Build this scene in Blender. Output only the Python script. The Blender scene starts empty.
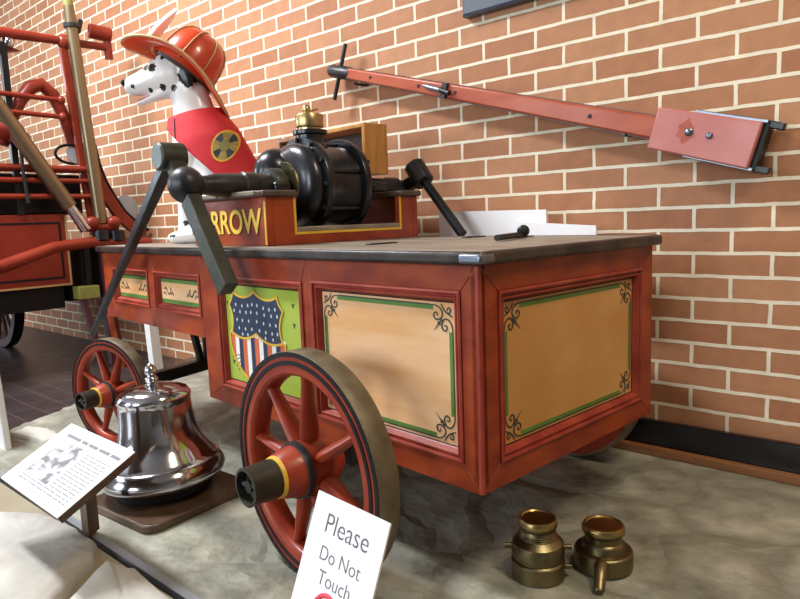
import bpy, bmesh, math, random
from math import sin, cos, pi, radians, sqrt, atan2, hypot
from mathutils import Vector, Matrix
random.seed(7)
SC = bpy.context.scene
COL = SC.collection

# ------------------------------------------------------------------ camera
cd = bpy.data.cameras.new('camera'); cam = bpy.data.objects.new('camera', cd); COL.objects.link(cam)
cd.sensor_fit = 'HORIZONTAL'; cd.sensor_width = 36.0
cd.lens = 649.4135 / 800 * 36.0
cd.clip_start = 0.02
YAW, PITCH, ROLL = 0.7194, -0.1237, -0.0369
fwd = Vector((-sin(YAW) * cos(PITCH), cos(YAW) * cos(PITCH), sin(PITCH)))
rt = Vector((cos(YAW), sin(YAW), 0)); up = rt.cross(fwd)
r2 = rt * cos(ROLL) + up * sin(ROLL); u2 = -rt * sin(ROLL) + up * cos(ROLL)
cam.matrix_world = Matrix(((r2.x, u2.x, -fwd.x, 0.7006), (r2.y, u2.y, -fwd.y, -1.988), (r2.z, u2.z, -fwd.z, 0.75), (0, 0, 0, 1)))
SC.camera = cam

# ------------------------------------------------------------------ world, lights, exposure
w = bpy.data.worlds.new('world'); SC.world = w; w.use_nodes = True
w.node_tree.nodes['Background'].inputs[0].default_value = (0.75, 0.87, 1.0, 1)
w.node_tree.nodes['Background'].inputs[1].default_value = 1.2
SC.view_settings.view_transform = 'Standard'
SC.view_settings.look = 'None'
SC.view_settings.gamma = 1.0
SC.view_settings.exposure = 0.12


def area(name, loc, target, sx, sy, power, color):
    l = bpy.data.lights.new(name, 'AREA'); l.shape = 'RECTANGLE'; l.size = sx; l.size_y = sy
    l.energy = power; l.color = color
    o = bpy.data.objects.new(name, l); COL.objects.link(o)
    o.location = loc
    o.rotation_euler = (Vector(target) - Vector(loc)).to_track_quat('-Z', 'Y').to_euler()
    return o


# daylight through the two windows of the front wall and the one of the left wall
area('window_daylight', (-3.6, -6.45, 1.75), (-3.6, 0, 1.35), 1.5, 1.9, 120, (0.86, 0.93, 1.0))
area('window_daylight', (-0.6, -6.45, 1.75), (-0.6, 0, 1.35), 1.5, 1.9, 95, (0.90, 0.95, 1.0))
area('window_daylight', (-8.4, -3.2, 1.75), (0, -3.2, 1.2), 1.5, 1.9, 130, (0.74, 0.87, 1.0))
# warm ceiling lamps
area('ceiling_lamp_light', (-2.5, -1.6, 3.10), (-2.5, -1.6, 0), 1.2, 0.3, 150, (0.95, 0.96, 1.0))
area('ceiling_lamp_light', (1.5, -1.1, 3.10), (1.5, -1.1, 0), 1.2, 0.3, 50, (1.0, 0.84, 0.62))
area('ceiling_lamp_light', (-4.6, -1.7, 3.10), (-4.6, -1.7, 0), 1.2, 0.3, 22, (1.0, 0.93, 0.84))


# ------------------------------------------------------------------ materials
def mat(name, c1, rough=0.5, metal=0.0, c2=None, scale=8.0, stretch=(1, 1, 1), bump=0.0, bscale=None, detail=4.0, coat=0.0, lo=0.35, hi=0.65, spec=0.5, rvar=0.0):
    m = bpy.data.materials.new(name); m.use_nodes = True
    nt = m.node_tree; N = nt.nodes; L = nt.links
    b = N['Principled BSDF']
    b.inputs['Base Color'].default_value = (*c1, 1)
    b.inputs['Roughness'].default_value = rough; b.inputs['Metallic'].default_value = metal
    b.inputs['Specular IOR Level'].default_value = spec
    if coat:
        b.inputs['Coat Weight'].default_value = coat; b.inputs['Coat Roughness'].default_value = 0.12
    if c2 or bump or rvar:
        tc = N.new('ShaderNodeTexCoord'); mp = N.new('ShaderNodeMapping'); mp.inputs['Scale'].default_value = stretch
        L.new(tc.outputs['Object'], mp.inputs['Vector'])
        n = N.new('ShaderNodeTexNoise'); n.inputs['Scale'].default_value = scale; n.inputs['Detail'].default_value = detail
        L.new(mp.outputs['Vector'], n.inputs['Vector'])
        if c2:
            r = N.new('ShaderNodeValToRGB'); r.color_ramp.elements[0].position = lo; r.color_ramp.elements[1].position = hi
            r.color_ramp.elements[0].color = (*c1, 1); r.color_ramp.elements[1].color = (*c2, 1)
            L.new(n.outputs['Fac'], r.inputs['Fac']); L.new(r.outputs['Color'], b.inputs['Base Color'])
        if rvar:
            mr = N.new('ShaderNodeMapRange'); mr.inputs['To Min'].default_value = max(0.02, rough - rvar); mr.inputs['To Max'].default_value = rough + rvar
            L.new(n.outputs['Fac'], mr.inputs['Value']); L.new(mr.outputs['Result'], b.inputs['Roughness'])
        if bump:
            n2 = N.new('ShaderNodeTexNoise'); n2.inputs['Scale'].default_value = bscale or scale; n2.inputs['Detail'].default_value = 5
            L.new(mp.outputs['Vector'], n2.inputs['Vector'])
            bp = N.new('ShaderNodeBump'); bp.inputs['Strength'].default_value = bump; bp.inputs['Distance'].default_value = 0.01
            L.new(n2.outputs['Fac'], bp.inputs['Height']); L.new(bp.outputs['Normal'], b.inputs['Normal'])
    return m


M = {}
M['red'] = mat('cart_red_paint', (0.215, 0.026, 0.009), 0.42, c2=(0.36, 0.060, 0.013), scale=9, stretch=(1, 1, 2), bump=0.06, bscale=30, coat=0.08, spec=0.3)
M['red_edge'] = mat('moulding_red_paint', (0.26, 0.030, 0.018), 0.36, c2=(0.37, 0.060, 0.033), scale=14, coat=0.08, spec=0.3)
M['red_wheel'] = mat('wheel_red_paint', (0.25, 0.027, 0.012), 0.38, c2=(0.35, 0.052, 0.020), scale=12, coat=0.08, spec=0.3)
M['red_far'] = mat('engine_red_paint', (0.19, 0.020, 0.010), 0.35, c2=(0.25, 0.031, 0.014), scale=5, coat=0.08, spec=0.3)
M['black_paint'] = mat('black_paint', (0.005, 0.005, 0.006), 0.45, spec=0.3)
M['black_line'] = mat('black_line_paint', (0.007, 0.006, 0.008), 0.5, spec=0.25)
M['iron'] = mat('black_iron', (0.014, 0.014, 0.016), 0.38, 0.2, c2=(0.032, 0.032, 0.035), scale=18, bump=0.12, bscale=60, rvar=0.1)
M['castiron'] = mat('pump_black_iron', (0.008, 0.009, 0.012), 0.30, 0.3, c2=(0.018, 0.020, 0.025), scale=12, bump=0.10, bscale=45, coat=0.2)
M['lever'] = mat('lever_iron', (0.040, 0.044, 0.032), 0.42, 0.5, c2=(0.072, 0.076, 0.054), scale=10, bump=0.15, bscale=50)
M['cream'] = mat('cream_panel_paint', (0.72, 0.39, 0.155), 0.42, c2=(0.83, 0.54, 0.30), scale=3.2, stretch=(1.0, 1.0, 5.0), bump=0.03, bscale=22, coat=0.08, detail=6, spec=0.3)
M['cream_end'] = mat('end_panel_paint', (0.54, 0.26, 0.07), 0.42, c2=(0.66, 0.37, 0.14), scale=3.0, stretch=(1, 1, 1.6), bump=0.03, bscale=22, coat=0.08, detail=6, spec=0.3)  # end panel tone, darker and yellower than the side cream
M['green'] = mat('green_stripe_paint', (0.075, 0.20, 0.025), 0.45, c2=(0.115, 0.25, 0.04), scale=20)
M['darkgreen'] = mat('dark_green_line_paint', (0.030, 0.045, 0.035), 0.45)
M['lime'] = mat('lime_panel_paint', (0.30, 0.42, 0.025), 0.45, c2=(0.39, 0.49, 0.06), scale=6, bump=0.03, bscale=25, coat=0.15)
M['navy'] = mat('navy_paint', (0.012, 0.029, 0.070), 0.5)
M['white_paint'] = mat('white_paint', (0.82, 0.80, 0.74), 0.5)
M['stripe_red'] = mat('orange_red_stripe_paint', (0.62, 0.13, 0.05), 0.5)
M['gold'] = mat('gold_paint', (0.80, 0.50, 0.04), 0.42, c2=(0.70, 0.40, 0.03), scale=20)
M['oldgold'] = mat('dull_gold_thread', (0.42, 0.33, 0.08), 0.6, c2=(0.28, 0.22, 0.06), scale=40)
M['letter_gold'] = mat('letter_gold', (0.86, 0.58, 0.07), 0.4)
M['deck'] = mat('worn_deck_board', (0.165, 0.138, 0.108), 0.42, c2=(0.32, 0.28, 0.225), scale=5, stretch=(0.6, 5, 5), bump=0.12, bscale=14, detail=7, rvar=0.08)
M['deck_edge'] = mat('dark_deck_edge', (0.012, 0.010, 0.009), 0.42, spec=0.35, c2=(0.055, 0.042, 0.032), scale=14, bump=0.2, bscale=30, coat=0.1)
M['cap_wood'] = mat('dark_cap_wood', (0.05, 0.032, 0.025), 0.45, c2=(0.09, 0.06, 0.045), scale=12)
M['sill'] = mat('worn_sill_wood', (0.19, 0.16, 0.12), 0.6, c2=(0.27, 0.23, 0.17), scale=12)
M['brass'] = mat('brass', (0.60, 0.47, 0.25), 0.32, 1.0, c2=(0.48, 0.36, 0.17), scale=14, rvar=0.1)
M['oldbrass'] = mat('tarnished_brass', (0.155, 0.128, 0.068), 0.38, 1.0, c2=(0.25, 0.205, 0.11), scale=16, bump=0.12, bscale=50, rvar=0.1)
M['rimbrass'] = mat('rubbed_brass_rim', (0.50, 0.36, 0.15), 0.3, 1.0, c2=(0.36, 0.25, 0.10), scale=20)
M['rodbrass'] = mat('bronze_tube', (0.25, 0.19, 0.115), 0.36, 0.9)
M['chrome'] = mat('polished_bell_metal', (0.62, 0.63, 0.67), 0.13, 1.0, c2=(0.50, 0.50, 0.53), scale=5, bump=0.03, bscale=8, rvar=0.05)
M['steel'] = mat('blued_steel', (0.20, 0.23, 0.28), 0.35, 0.9)
M['tire'] = mat('worn_iron_tire', (0.115, 0.088, 0.048), 0.5, 0.3, c2=(0.19, 0.158, 0.095), scale=18, bump=0.2, bscale=40)
M['hubend'] = mat('dark_olive_hub', (0.035, 0.036, 0.024), 0.4, 0.5, c2=(0.06, 0.06, 0.045), scale=25)
M['board'] = mat('brown_board', (0.065, 0.034, 0.019), 0.42, c2=(0.105, 0.058, 0.031), scale=5, stretch=(1, 4, 1), coat=0.15)
M['oak'] = mat('golden_oak', (0.46, 0.20, 0.045), 0.42, c2=(0.56, 0.28, 0.08), scale=10, stretch=(6, 6, 0.8), coat=0.2)
M['dark_inside'] = mat('dark_box_inside', (0.06, 0.05, 0.055), 0.7)  # inside of the open box, set much darker than its oak boards
M['paper'] = mat('white_paper', (0.90, 0.905, 0.92), 0.6)
M['white_board'] = mat('white_board', (0.78, 0.79, 0.78), 0.5)
M['text'] = mat('grey_ink', (0.12, 0.12, 0.13), 0.7)
M['faint'] = mat('pale_grey_ink', (0.20, 0.21, 0.23), 0.7)
M['photo'] = mat('grey_photograph_print', (0.16, 0.16, 0.18), 0.5, c2=(0.78, 0.78, 0.80), scale=28, stretch=(1, 1.6, 1), detail=5, lo=0.40, hi=0.60)
M['signred'] = mat('sign_red', (0.75, 0.06, 0.10), 0.6)
M['pole_red'] = mat('pole_red_paint', (0.34, 0.060, 0.026), 0.4, c2=(0.42, 0.10, 0.045), scale=6, stretch=(1, 1, 4), coat=0.08, spec=0.3)
M['pink'] = mat('faded_pink_red_paint', (0.44, 0.125, 0.105), 0.45, c2=(0.50, 0.17, 0.15), scale=7, coat=0.1)
M['dogwhite'] = mat('white_statue_paint', (0.84, 0.84, 0.83), 0.35, coat=0.3)
M['dogblack'] = mat('black_spot_paint', (0.012, 0.012, 0.014), 0.3)
M['vest'] = mat('red_vest_cloth', (0.60, 0.018, 0.028), 0.75, c2=(0.66, 0.030, 0.040), scale=8, bump=0.08, bscale=20)
M['helmet'] = mat('red_helmet', (0.62, 0.050, 0.016), 0.28, c2=(0.66, 0.075, 0.02), scale=5, coat=0.5)
M['helmet_in'] = mat('helmet_dark_lining', (0.05, 0.02, 0.018), 0.6)
M['seam'] = mat('tan_seam', (0.52, 0.33, 0.14), 0.5)
M['tongue'] = mat('pink_tongue', (0.70, 0.28, 0.34), 0.4)
M['stone'] = mat('pale_coping_stone', (0.42, 0.405, 0.36), 0.8, c2=(0.54, 0.53, 0.49), scale=9, bump=0.5, bscale=16, detail=7)
M['mortar'] = mat('stone_joint_mortar', (0.34, 0.30, 0.21), 0.9, bump=0.3, bscale=40)
M['strip'] = mat('grey_metal_edging', (0.26, 0.28, 0.31), 0.45, 0.2)
M['gloss_black'] = mat('glossy_black_base', (0.006, 0.006, 0.008), 0.16, c2=(0.01, 0.01, 0.012), scale=3, bump=0.1, bscale=6)
M['trimwood'] = mat('orange_brown_wood', (0.22, 0.085, 0.03), 0.45, c2=(0.30, 0.13, 0.045), scale=8, stretch=(0.5, 4, 4))
M['slate'] = mat('slate_blue_frame', (0.075, 0.09, 0.125), 0.4, c2=(0.05, 0.06, 0.085), scale=4)
M['plaster'] = mat('off_white_plaster', (0.36, 0.35, 0.33), 0.8)
M['ceiling'] = mat('ceiling_white', (0.45, 0.44, 0.42), 0.9)
M['glass'] = mat('lens_glass', (0.30, 0.33, 0.36), 0.12)
M['olive'] = mat('olive_green_block', (0.19, 0.19, 0.035), 0.5, c2=(0.25, 0.25, 0.06), scale=15)
M['maroon'] = mat('dark_maroon_paint', (0.085, 0.022, 0.03), 0.45)
g_em = bpy.data.materials.new('lamp_diffuser'); g_em.use_nodes = True
g_em.node_tree.nodes['Principled BSDF'].inputs['Emission Color'].default_value = (1, 0.9, 0.75, 1)
g_em.node_tree.nodes['Principled BSDF'].inputs['Emission Strength'].default_value = 3.0
M['lamp'] = g_em
wg = bpy.data.materials.new('window_glass'); wg.use_nodes = True
wb = wg.node_tree.nodes['Principled BSDF']; wb.inputs['Transmission Weight'].default_value = 1.0; wb.inputs['Roughness'].default_value = 0.0
wb.inputs['IOR'].default_value = 1.02
M['pane'] = wg


def brick_mat():
    m = bpy.data.materials.new('painted_joint_brick'); m.use_nodes = True
    nt = m.node_tree; N = nt.nodes; L = nt.links; b = N['Principled BSDF']
    tc = N.new('ShaderNodeTexCoord'); sp = N.new('ShaderNodeSeparateXYZ'); L.new(tc.outputs['Object'], sp.inputs[0])
    zz = N.new('ShaderNodeMath'); zz.operation = 'ADD'; zz.inputs[1].default_value = -0.75175 + 21 * 0.0665; L.new(sp.outputs['Z'], zz.inputs[0])
    xx = N.new('ShaderNodeMath'); xx.operation = 'ADD'; xx.inputs[1].default_value = 60 * 0.2032; L.new(sp.outputs['X'], xx.inputs[0])
    cb = N.new('ShaderNodeCombineXYZ'); L.new(xx.outputs[0], cb.inputs['X']); L.new(zz.outputs[0], cb.inputs['Y'])
    wn = N.new('ShaderNodeTexNoise'); wn.inputs['Scale'].default_value = 14; wn.inputs['Detail'].default_value = 3; L.new(tc.outputs['Object'], wn.inputs['Vector'])
    su = N.new('ShaderNodeVectorMath'); su.operation = 'SUBTRACT'; su.inputs[1].default_value = (0.5, 0.5, 0.5); L.new(wn.outputs['Color'], su.inputs[0])
    sc = N.new('ShaderNodeVectorMath'); sc.operation = 'SCALE'; sc.inputs['Scale'].default_value = 0.006; L.new(su.outputs[0], sc.inputs[0])
    ad = N.new('ShaderNodeVectorMath'); L.new(cb.outputs[0], ad.inputs[0]); L.new(sc.outputs[0], ad.inputs[1])
    br = N.new('ShaderNodeTexBrick'); L.new(ad.outputs[0], br.inputs['Vector'])
    br.offset = 0.5; br.offset_frequency = 2; br.squash = 1.0
    br.inputs['Scale'].default_value = 1.0; br.inputs['Brick Width'].default_value = 0.2032; br.inputs['Row Height'].default_value = 0.0665
    br.inputs['Mortar Size'].default_value = 0.0058; br.inputs['Mortar Smooth'].default_value = 0.15; br.inputs['Bias'].default_value = 0.0
    br.inputs['Color1'].default_value = (0.345, 0.140, 0.062, 1); br.inputs['Color2'].default_value = (0.45, 0.215, 0.105, 1)
    br.inputs['Mortar'].default_value = (0.78, 0.70, 0.53, 1)
    n = N.new('ShaderNodeTexNoise'); n.inputs['Scale'].default_value = 22; n.inputs['Detail'].default_value = 6; L.new(tc.outputs['Object'], n.inputs['Vector'])
    mr = N.new('ShaderNodeMapRange'); mr.inputs['To Min'].default_value = 0.78; mr.inputs['To Max'].default_value = 1.22; L.new(n.outputs['Fac'], mr.inputs['Value'])
    hs = N.new('ShaderNodeHueSaturation'); L.new(br.outputs['Color'], hs.inputs['Color']); L.new(mr.outputs[0], hs.inputs['Value'])
    L.new(hs.outputs['Color'], b.inputs['Base Color']); b.inputs['Roughness'].default_value = 0.75
    bp = N.new('ShaderNodeBump'); bp.inputs['Strength'].default_value = 0.8; bp.inputs['Distance'].default_value = 0.006
    ma = N.new('ShaderNodeMath'); ma.operation = 'MULTIPLY_ADD'; ma.inputs[1].default_value = 0.5; L.new(n.outputs['Fac'], ma.inputs[0]); L.new(br.outputs['Fac'], ma.inputs[2])
    L.new(ma.outputs[0], bp.inputs['Height']); L.new(bp.outputs['Normal'], b.inputs['Normal'])
    return m


def flag_mat(name, c1, c2, cj, scale, rough, bumps, brick=None):
    m = bpy.data.materials.new(name); m.use_nodes = True
    nt = m.node_tree; N = nt.nodes; L = nt.links; b = N['Principled BSDF']
    tc = N.new('ShaderNodeTexCoord')
    wn = N.new('ShaderNodeTexNoise'); wn.inputs['Scale'].default_value = 5; wn.inputs['Detail'].default_value = 4; L.new(tc.outputs['Object'], wn.inputs['Vector'])
    su = N.new('ShaderNodeVectorMath'); su.operation = 'SUBTRACT'; su.inputs[1].default_value = (0.5, 0.5, 0.5); L.new(wn.outputs['Color'], su.inputs[0])
    sc = N.new('ShaderNodeVectorMath'); sc.operation = 'SCALE'; sc.inputs['Scale'].default_value = 0.16 if not brick else 0.01; L.new(su.outputs[0], sc.inputs[0])
    ad = N.new('ShaderNodeVectorMath'); L.new(tc.outputs['Object'], ad.inputs[0]); L.new(sc.outputs[0], ad.inputs[1])
    if brick:
        v = N.new('ShaderNodeTexBrick'); v.inputs['Scale'].default_value = 1.0; v.inputs['Brick Width'].default_value = 0.21; v.inputs['Row Height'].default_value = 0.105
        v.inputs['Mortar Size'].default_value = 0.005; v.inputs['Mortar Smooth'].default_value = 0.3
        L.new(ad.outputs[0], v.inputs['Vector'])
        inv = N.new('ShaderNodeMath'); inv.operation = 'SUBTRACT'; inv.inputs[0].default_value = 1.0; L.new(v.outputs['Fac'], inv.inputs[1]); edge = inv.outputs[0]
    else:
        v = N.new('ShaderNodeTexVoronoi'); v.feature = 'DISTANCE_TO_EDGE'; v.inputs['Scale'].default_value = scale; L.new(ad.outputs[0], v.inputs['Vector'])
        mr = N.new('ShaderNodeMapRange'); mr.inputs['From Max'].default_value = 0.16; L.new(v.outputs['Distance'], mr.inputs['Value']); edge = mr.outputs[0]
    n = N.new('ShaderNodeTexNoise'); n.inputs['Scale'].default_value = 6.5; n.inputs['Detail'].default_value = 9; n.inputs['Roughness'].default_value = 0.62; L.new(tc.outputs['Object'], n.inputs['Vector'])
    r = N.new('ShaderNodeValToRGB'); r.color_ramp.elements[0].position = 0.34; r.color_ramp.elements[1].position = 0.64
    r.color_ramp.elements[0].color = (*c1, 1); r.color_ramp.elements[1].color = (*c2, 1); L.new(n.outputs['Fac'], r.inputs['Fac'])
    mx = N.new('ShaderNodeMix'); mx.data_type = 'RGBA'; L.new(edge, mx.inputs[0]); mx.inputs[6].default_value = (*cj, 1); L.new(r.outputs['Color'], mx.inputs[7])
    L.new(mx.outputs[2], b.inputs['Base Color']); b.inputs['Roughness'].default_value = rough
    n3 = N.new('ShaderNodeTexNoise'); n3.inputs['Scale'].default_value = 9; n3.inputs['Detail'].default_value = 6; L.new(tc.outputs['Object'], n3.inputs['Vector'])
    ma = N.new('ShaderNodeMath'); ma.operation = 'MULTIPLY_ADD'; ma.inputs[1].default_value = 1.3; L.new(n3.outputs['Fac'], ma.inputs[0]); L.new(edge, ma.inputs[2])
    bp = N.new('ShaderNodeBump'); bp.inputs['Strength'].default_value = bumps; bp.inputs['Distance'].default_value = 0.02; L.new(ma.outputs[0], bp.inputs['Height']); L.new(bp.outputs['Normal'], b.inputs['Normal'])
    return m


M['brick'] = brick_mat()
M['flag'] = flag_mat('grey_flagstone', (0.15, 0.153, 0.118), (0.44, 0.44, 0.36), (0.23, 0.228, 0.18), 3.4, 0.5, 0.5)
M['paver'] = flag_mat('dark_brick_paver', (0.024, 0.016, 0.018), (0.046, 0.030, 0.030), (0.065, 0.052, 0.046), 3, 0.4, 0.35, brick=True)


# ------------------------------------------------------------------ mesh helpers
class B:
    """collects shapes into one mesh"""
    def __init__(s): s.v = []; s.f = []; s.mi = []; s.cur = 0

    def add(s, vs, fs):
        o = len(s.v); s.v += [tuple(v) for v in vs]
        for f in fs: s.f.append([i + o for i in f]); s.mi.append(s.cur)
        return s

    def hexa(s, p):  # 8 points: bottom 4 ccw, top 4
        return s.add(p, [(3, 2, 1, 0), (4, 5, 6, 7), (0, 1, 5, 4), (1, 2, 6, 5), (2, 3, 7, 6), (3, 0, 4, 7)])

    def box(s, x0, x1, y0, y1, z0, z1):
        return s.hexa([(x0, y0, z0), (x1, y0, z0), (x1, y1, z0), (x0, y1, z0), (x0, y0, z1), (x1, y0, z1), (x1, y1, z1), (x0, y1, z1)])

    def bar(s, a, b, w, h, upv=(0, 0, 1), w2=None, h2=None):
        a, b = Vector(a), Vector(b); d = (b - a).normalized(); u = Vector(upv)
        sd = d.cross(u).normalized(); u = sd.cross(d).normalized()
        w2 = w2 or w; h2 = h2 or h
        P = []
        for c, ww, hh in ((a, w, h), (b, w2, h2)):
            P += [c - sd * ww / 2 - u * hh / 2, c + sd * ww / 2 - u * hh / 2, c + sd * ww / 2 + u * hh / 2, c - sd * ww / 2 + u * hh / 2]
        return s.hexa(P)

    def tube(s, pts, r, n=16, closed=False, cap=True):
        pts = [Vector(p) for p in pts]; k = len(pts)
        rs = r if isinstance(r, (list, tuple)) else [r] * k
        t0 = (pts[1] - pts[0]).normalized(); ref = Vector((0, 0, 1)) if abs(t0.z) < 0.9 else Vector((1, 0, 0))
        u = t0.cross(ref).normalized(); vs = []
        for i, p in enumerate(pts):
            if closed: t = (pts[(i + 1) % k] - pts[i - 1]).normalized()
            elif i == 0: t = t0
            elif i == k - 1: t = (pts[i] - pts[i - 1]).normalized()
            else: t = ((pts[i + 1] - p).normalized() + (p - pts[i - 1]).normalized()).normalized()
            u = (u - t * u.dot(t)).normalized(); v = t.cross(u)
            for j in range(n):
                a = 2 * pi * j / n; vs.append(p + (u * cos(a) + v * sin(a)) * rs[i])
        fs = []
        for i in range(k if closed else k - 1):
            for j in range(n):
                a, b2 = i * n + j, i * n + (j + 1) % n; c, d = ((i + 1) % k) * n + (j + 1) % n, ((i + 1) % k) * n + j
                fs.append((a, b2, c, d))
        if cap and not closed: fs += [tuple(reversed(range(n))), tuple(range((k - 1) * n, k * n))]
        return s.add(vs, fs)

    def lathe(s, prof, o=(0, 0, 0), d=(0, 0, 1), n=40, closed=False, sq=None):
        o = Vector(o); d = Vector(d).normalized(); ref = Vector((1, 0, 0)) if abs(d.x) < 0.9 else Vector((0, 0, 1))
        u = (ref - d * ref.dot(d)).normalized(); v = d.cross(u); vs = []; k = len(prof)
        for r, z in prof:
            for j in range(n):
                a = 2 * pi * j / n; vs.append(o + d * z + (u * cos(a) + v * sin(a)) * max(r, 1e-5))
        fs = []
        for i in range(k if closed else k - 1):
            i2 = (i + 1) % k
            for j in range(n): fs.append((i * n + j, i * n + (j + 1) % n, i2 * n + (j + 1) % n, i2 * n + j))
        if not closed:
            if prof[0][0] > 1e-4: fs.append(tuple(reversed(range(n))))
            if prof[-1][0] > 1e-4: fs.append(tuple(range((k - 1) * n, k * n)))
        return s.add(vs, fs)

    def ell(s, c, r, n=24, m=14, R=None):
        c = Vector(c); vs = []; fs = []
        for i in range(m + 1):
            th = pi * i / m
            for j in range(n):
                ph = 2 * pi * j / n; p = Vector((r[0] * sin(th) * cos(ph), r[1] * sin(th) * sin(ph), r[2] * cos(th)))
                vs.append(c + (R @ p if R else p))
        for i in range(m):
            for j in range(n): fs.append((i * n + j, (i + 1) * n + j, (i + 1) * n + (j + 1) % n, i * n + (j + 1) % n))
        return s.add(vs, fs)

    def prism(s, poly, o, u, v, nrm, d0, d1):
        o, u, v, nrm = Vector(o), Vector(u), Vector(v), Vector(nrm); k = len(poly)
        vs = [o + u * a + v * b + nrm * d0 for a, b in poly] + [o + u * a + v * b + nrm * d1 for a, b in poly]
        fs = [tuple(reversed(range(k))), tuple(range(k, 2 * k))] + [(i, (i + 1) % k, k + (i + 1) % k, k + i) for i in range(k)]
        return s.add(vs, fs)

    def ribbon(s, pts, wd, o, u, v, nrm, d0, d1, closed=False):
        """painted line: a thin strip of given width following 2D points"""
        k = len(pts); ws = wd if isinstance(wd, (list, tuple)) else [wd] * k; Lp = []; Rp = []
        for i in range(k):
            a = Vector(pts[i - 1] if (i or closed) else pts[0]); c = Vector(pts[(i + 1) % k] if (i < k - 1 or closed) else pts[-1])
            p = Vector(pts[i])
            t1 = (p - a); t2 = (c - p)
            t1 = t1.normalized() if t1.length > 1e-9 else t2.normalized(); t2 = t2.normalized() if t2.length > 1e-9 else t1
            t = (t1 + t2); t = t.normalized() if t.length > 1e-6 else t1
            nn = Vector((-t.y, t.x)); sc = 1 / max(0.5, nn.dot(Vector((-t1.y, t1.x))))
            Lp.append(p + nn * ws[i] / 2 * sc); Rp.append(p - nn * ws[i] / 2 * sc)
        for i in range(k if closed else k - 1):
            j = (i + 1) % k
            s.prism([Rp[i], Rp[j], Lp[j], Lp[i]], o, u, v, nrm, d0, d1)
        return s

    def ring(s, u0, u1, v0, v1, prof, o, u, v, nrm):
        """mitred rectangular moulding, prof = [(inset, height)...]"""
        o, u, v, nrm = Vector(o), Vector(u), Vector(v), Vector(nrm); vs = []
        for ins, h in prof:
            for a, b in ((u0 + ins, v0 + ins), (u1 - ins, v0 + ins), (u1 - ins, v1 - ins), (u0 + ins, v1 - ins)): vs.append(o + u * a + v * b + nrm * h)
        fs = [(i * 4 + j, i * 4 + (j + 1) % 4, (i + 1) * 4 + (j + 1) % 4, (i + 1) * 4 + j) for i in range(len(prof) - 1) for j in range(4)]
        return s.add(vs, fs)

    def loft(s, secs, n=24, cap=True, lat=Vector((0, 1, 0))):
        """tube of elliptical sections: (point, lateral radius, in-plane radius)"""
        k = len(secs); P = [Vector(q[0]) for q in secs]; vs = []
        for i in range(k):
            t = (P[min(i + 1, k - 1)] - P[max(i - 1, 0)]).normalized(); w_ = t.cross(lat).normalized()
            for j in range(n):
                a = 2 * pi * j / n; vs.append(P[i] + lat * (secs[i][1] * cos(a)) + w_ * (secs[i][2] * sin(a)))
        fs = [(i * n + j, i * n + (j + 1) % n, (i + 1) * n + (j + 1) % n, (i + 1) * n + j) for i in range(k - 1) for j in range(n)]
        if cap: fs += [tuple(reversed(range(n))), tuple(range((k - 1) * n, k * n))]
        return s.add(vs, fs)


def obj(name, b, m, parent=None, bevel=0.0, smooth=35, seg=2, mats=None, recalc=True):
    me = bpy.data.meshes.new(name); me.from_pydata(b.v, [], b.f)
    for i, p in enumerate(me.polygons): p.material_index = b.mi[i]
    if recalc:
        bm = bmesh.new(); bm.from_mesh(me); bmesh.ops.recalc_face_normals(bm, faces=bm.faces); bm.to_mesh(me); bm.free()
    if mats:
        for x in mats: me.materials.append(M[x])
    else: me.materials.append(M[m])
    if smooth:
        for p in me.polygons: p.use_smooth = True
        me.set_sharp_from_angle(angle=radians(smooth))
    o = bpy.data.objects.new(name, me); COL.objects.link(o)
    if parent: o.parent = parent
    if bevel:
        md = o.modifiers.new('bevel', 'BEVEL'); md.width = bevel; md.segments = seg; md.limit_method = 'ANGLE'; md.angle_limit = radians(40)
    return o


def tag(o, label, cat, group=None):
    o['label'] = label; o['category'] = cat
    if group: o['group'] = group
    return o


def thing(name, label, cat, loc=(0, 0, 0), rz=0.0, group=None):
    o = bpy.data.objects.new(name, None); COL.objects.link(o); o.location = loc; o.rotation_euler = (0, 0, rz); o.empty_display_size = 0.05
    return tag(o, label, cat, group)


def struct(name, b, m, **k):
    o = obj(name, b, m, **k); o['kind'] = 'structure'; return o


def text_mesh(name, txt, size, m, parent, o, u, v, extrude=0.0006, offset=0.0, align='CENTER', sx=1.0, bevel=0.0):
    """lettering as real mesh, laid on the plane (o,u,v)"""
    cu = bpy.data.curves.new(name, 'FONT'); cu.body = txt; cu.size = size; cu.extrude = extrude; cu.offset = offset; cu.align_x = align; cu.align_y = 'CENTER'
    if bevel: cu.bevel_depth = bevel
    to = bpy.data.objects.new(name, cu); COL.objects.link(to)
    dg = bpy.context.evaluated_depsgraph_get(); me = bpy.data.meshes.new_from_object(to.evaluated_get(dg))
    bpy.data.objects.remove(to); bpy.data.curves.remove(cu)
    me.name = name; me.materials.clear(); me.materials.append(M[m])
    o, u, v = Vector(o), Vector(u).normalized(), Vector(v).normalized(); n = u.cross(v)
    me.transform(Matrix(((u.x * sx, v.x, n.x, o.x), (u.y * sx, v.y, n.y, o.y), (u.z * sx, v.z, n.z, o.z), (0, 0, 0, 1))))
    ob = bpy.data.objects.new(name, me); COL.objects.link(ob); ob.parent = parent
    return ob


X3, Y3, Z3 = Vector((1, 0, 0)), Vector((0, 1, 0)), Vector((0, 0, 1))

# ------------------------------------------------------------------ the room
struct('wall_back', B().box(-9, 5, 0, 0.2, -0.05, 3.3), 'brick', smooth=0)
struct('wall_right', B().box(5, 5.2, -6.6, 0.2, -0.05, 3.3), 'plaster', smooth=0)
struct('ceiling', B().box(-9.2, 5.2, -6.8, 0.2, 3.2, 3.3), 'ceiling', smooth=0)
struct('floor', B().box(-9, 5, -6.6, 0, -0.08, -0.03), 'paver', smooth=0)


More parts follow.
